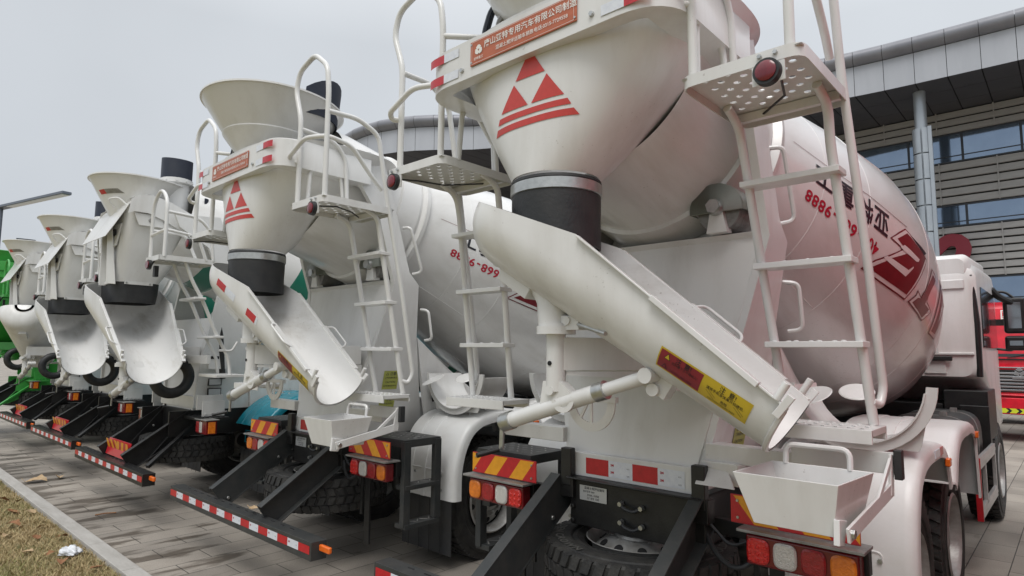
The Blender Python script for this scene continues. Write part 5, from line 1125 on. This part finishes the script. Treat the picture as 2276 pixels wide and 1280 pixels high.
# resample at panel width
def resample(P, st):
    o = [P[0]]; acc = 0
    for a, b in zip(P, P[1:]):
        L_ = (b - a).length; d = st - acc
        while d <= L_: o.append(a.lerp(b, d / L_)); d += st
        acc = (acc + L_) % st
    return o
PP = resample(plan, 1.3)
def normals(P):
    o = []
    for i in range(len(P)): d = (P[min(i + 1, len(P) - 1)] - P[max(i - 1, 0)]).normalized(); o.append(V((-d.y, d.x, 0)) if V((-d.y, d.x, 0)).y < 0 or i > len(P) * .8 else V((d.y, -d.x, 0)))
    return o
NN = normals(PP)
# make the outward side consistent
for i in range(1, len(NN)):
    if NN[i].dot(NN[i - 1]) < 0: NN[i] = -NN[i]
if NN[2].y > 0: NN = [-n for n in NN]
g = MB(); g2 = MB()
for i in range(len(PP) - 1):
    for G, prof, gap in ((g, [(0, ZS), (0.02, ZS + 1.56)], .012), (g2, [(.02, ZS + 1.58)] + [(.02 + .40 * sin(R(a)), ZS + 1.97 - .39 * cos(R(a))) for a in range(6, 175, 8)] + [(-.6, ZS + 2.40)], .01)):
        a, b = PP[i].lerp(PP[i + 1], gap / 1.3), PP[i + 1].lerp(PP[i], gap / 1.3)
        G.rings([[a + NN[i] * o + V((0, 0, z)) for o, z in prof], [b + NN[i + 1] * o + V((0, 0, z)) for o, z in prof]], closed=False)
g.build('fascia', 'cladding', B_, sharp=3); g2.build('canopy_roll', 'nose', B_, sharp=12)
g = MB(); g.rings([[p - n * .05 + V((0, 0, ZS + .01)), p - n * .05 + V((0, 0, ZS + 2.2)), p - n * .9 + V((0, 0, ZS + 2.3))] for p, n in zip(PP, NN)], closed=False); g.build('canopy_backing', 'louvregap', B_)
g = MB()
for i in range(len(PP) - 1):
    a, b = PP[i].lerp(PP[i + 1], .02), PP[i + 1].lerp(PP[i], .02)
    for q0, q1 in ((0, .33), (.335, .66), (.665, 1)):
        fa, fb = V((a.x, .3, 0)), V((b.x, .3, 0)); g.poly([p + V((0, 0, ZS)) for p in (a.lerp(fa, q0), b.lerp(fb, q0), b.lerp(fb, q1), a.lerp(fa, q1))])
g.build('soffit', 'soffit', B_, solid=.02)
g = MB(); g.poly([p + V((0, 0, ZS + .05)) for p in PP] + [V((-46, .3, ZS + .05)), V((30, .3, ZS + .05))]); g.build('canopy_roof', 'louvregap', B_)
for cx in (-5.15, -16.0, -27.0, 6.0):
    g = MB(); y = -4.0; g.cyl((cx, y, 0), (cx, y, ZS), .27, seg=32); g.mi = 0
    z = 0
    while z < 13.2:
        for a0, a1 in ((-80, 60), (70, 190), (200, 270)):
            pts = [V((cx + .40 * cos(R(a)), y + .40 * sin(R(a)), 0)) for a in range(a0, a1 + 1, 10)]; g.rings([[p + V((0, 0, z + .02)) for p in pts], [p + V((0, 0, z + 1.28)) for p in pts]], closed=False)
        z += 1.32
    g.box((cx + .38, y - .22, 6.6), (.16, .16, 13.2)); g.build('column', 'column', B_, sharp=40)
b = art_bm([(*text2d('2', 3.0, .06), 0, 0)]); b2 = bmesh.ops.extrude_face_region(b, geom=b.faces[:]); bmesh.ops.translate(b, vec=(0, 0, .18), verts=[v for v in b2['geom'] if isinstance(v, bmesh.types.BMVert)])
place_art(b, (-4.45, -.45, 6.95), (1, 0, 0), (0, 0, 1), 0); bmesh.ops.recalc_face_normals(b, faces=b.faces); M['signred'] = mat('red_sign_enamel', (.22, .02, .035), .4); finish(b, 'number_sign', 'signred', B_)

# ------------------------------------------------------------------ street lamp at the far left
M['lamp_grey'] = mat('grey_lamp_metal', (.16, .18, .22), .4, .5)
SL = empty('street_lamp', (-25.9, 3.4, 0), 'grey street lamp with one long flat arm rising above the green truck', 'street lamp')
g = MB(); g.cyl((0, 0, 0), (0, 0, 6.5), .09, .06, 16); g.build('pole', 'lamp_grey', SL)
g = MB(); g.bar((-.6, -.14, 6.46), (4.0, .95, 6.46), .26, .09); g.build('lamp_arm', 'lamp_grey', SL, bevel=.015)
g = MB(); g.bar((.6, .14, 6.408), (3.95, .94, 6.408), .20, .015); g.build('light_strip', 'tapewhite', SL)
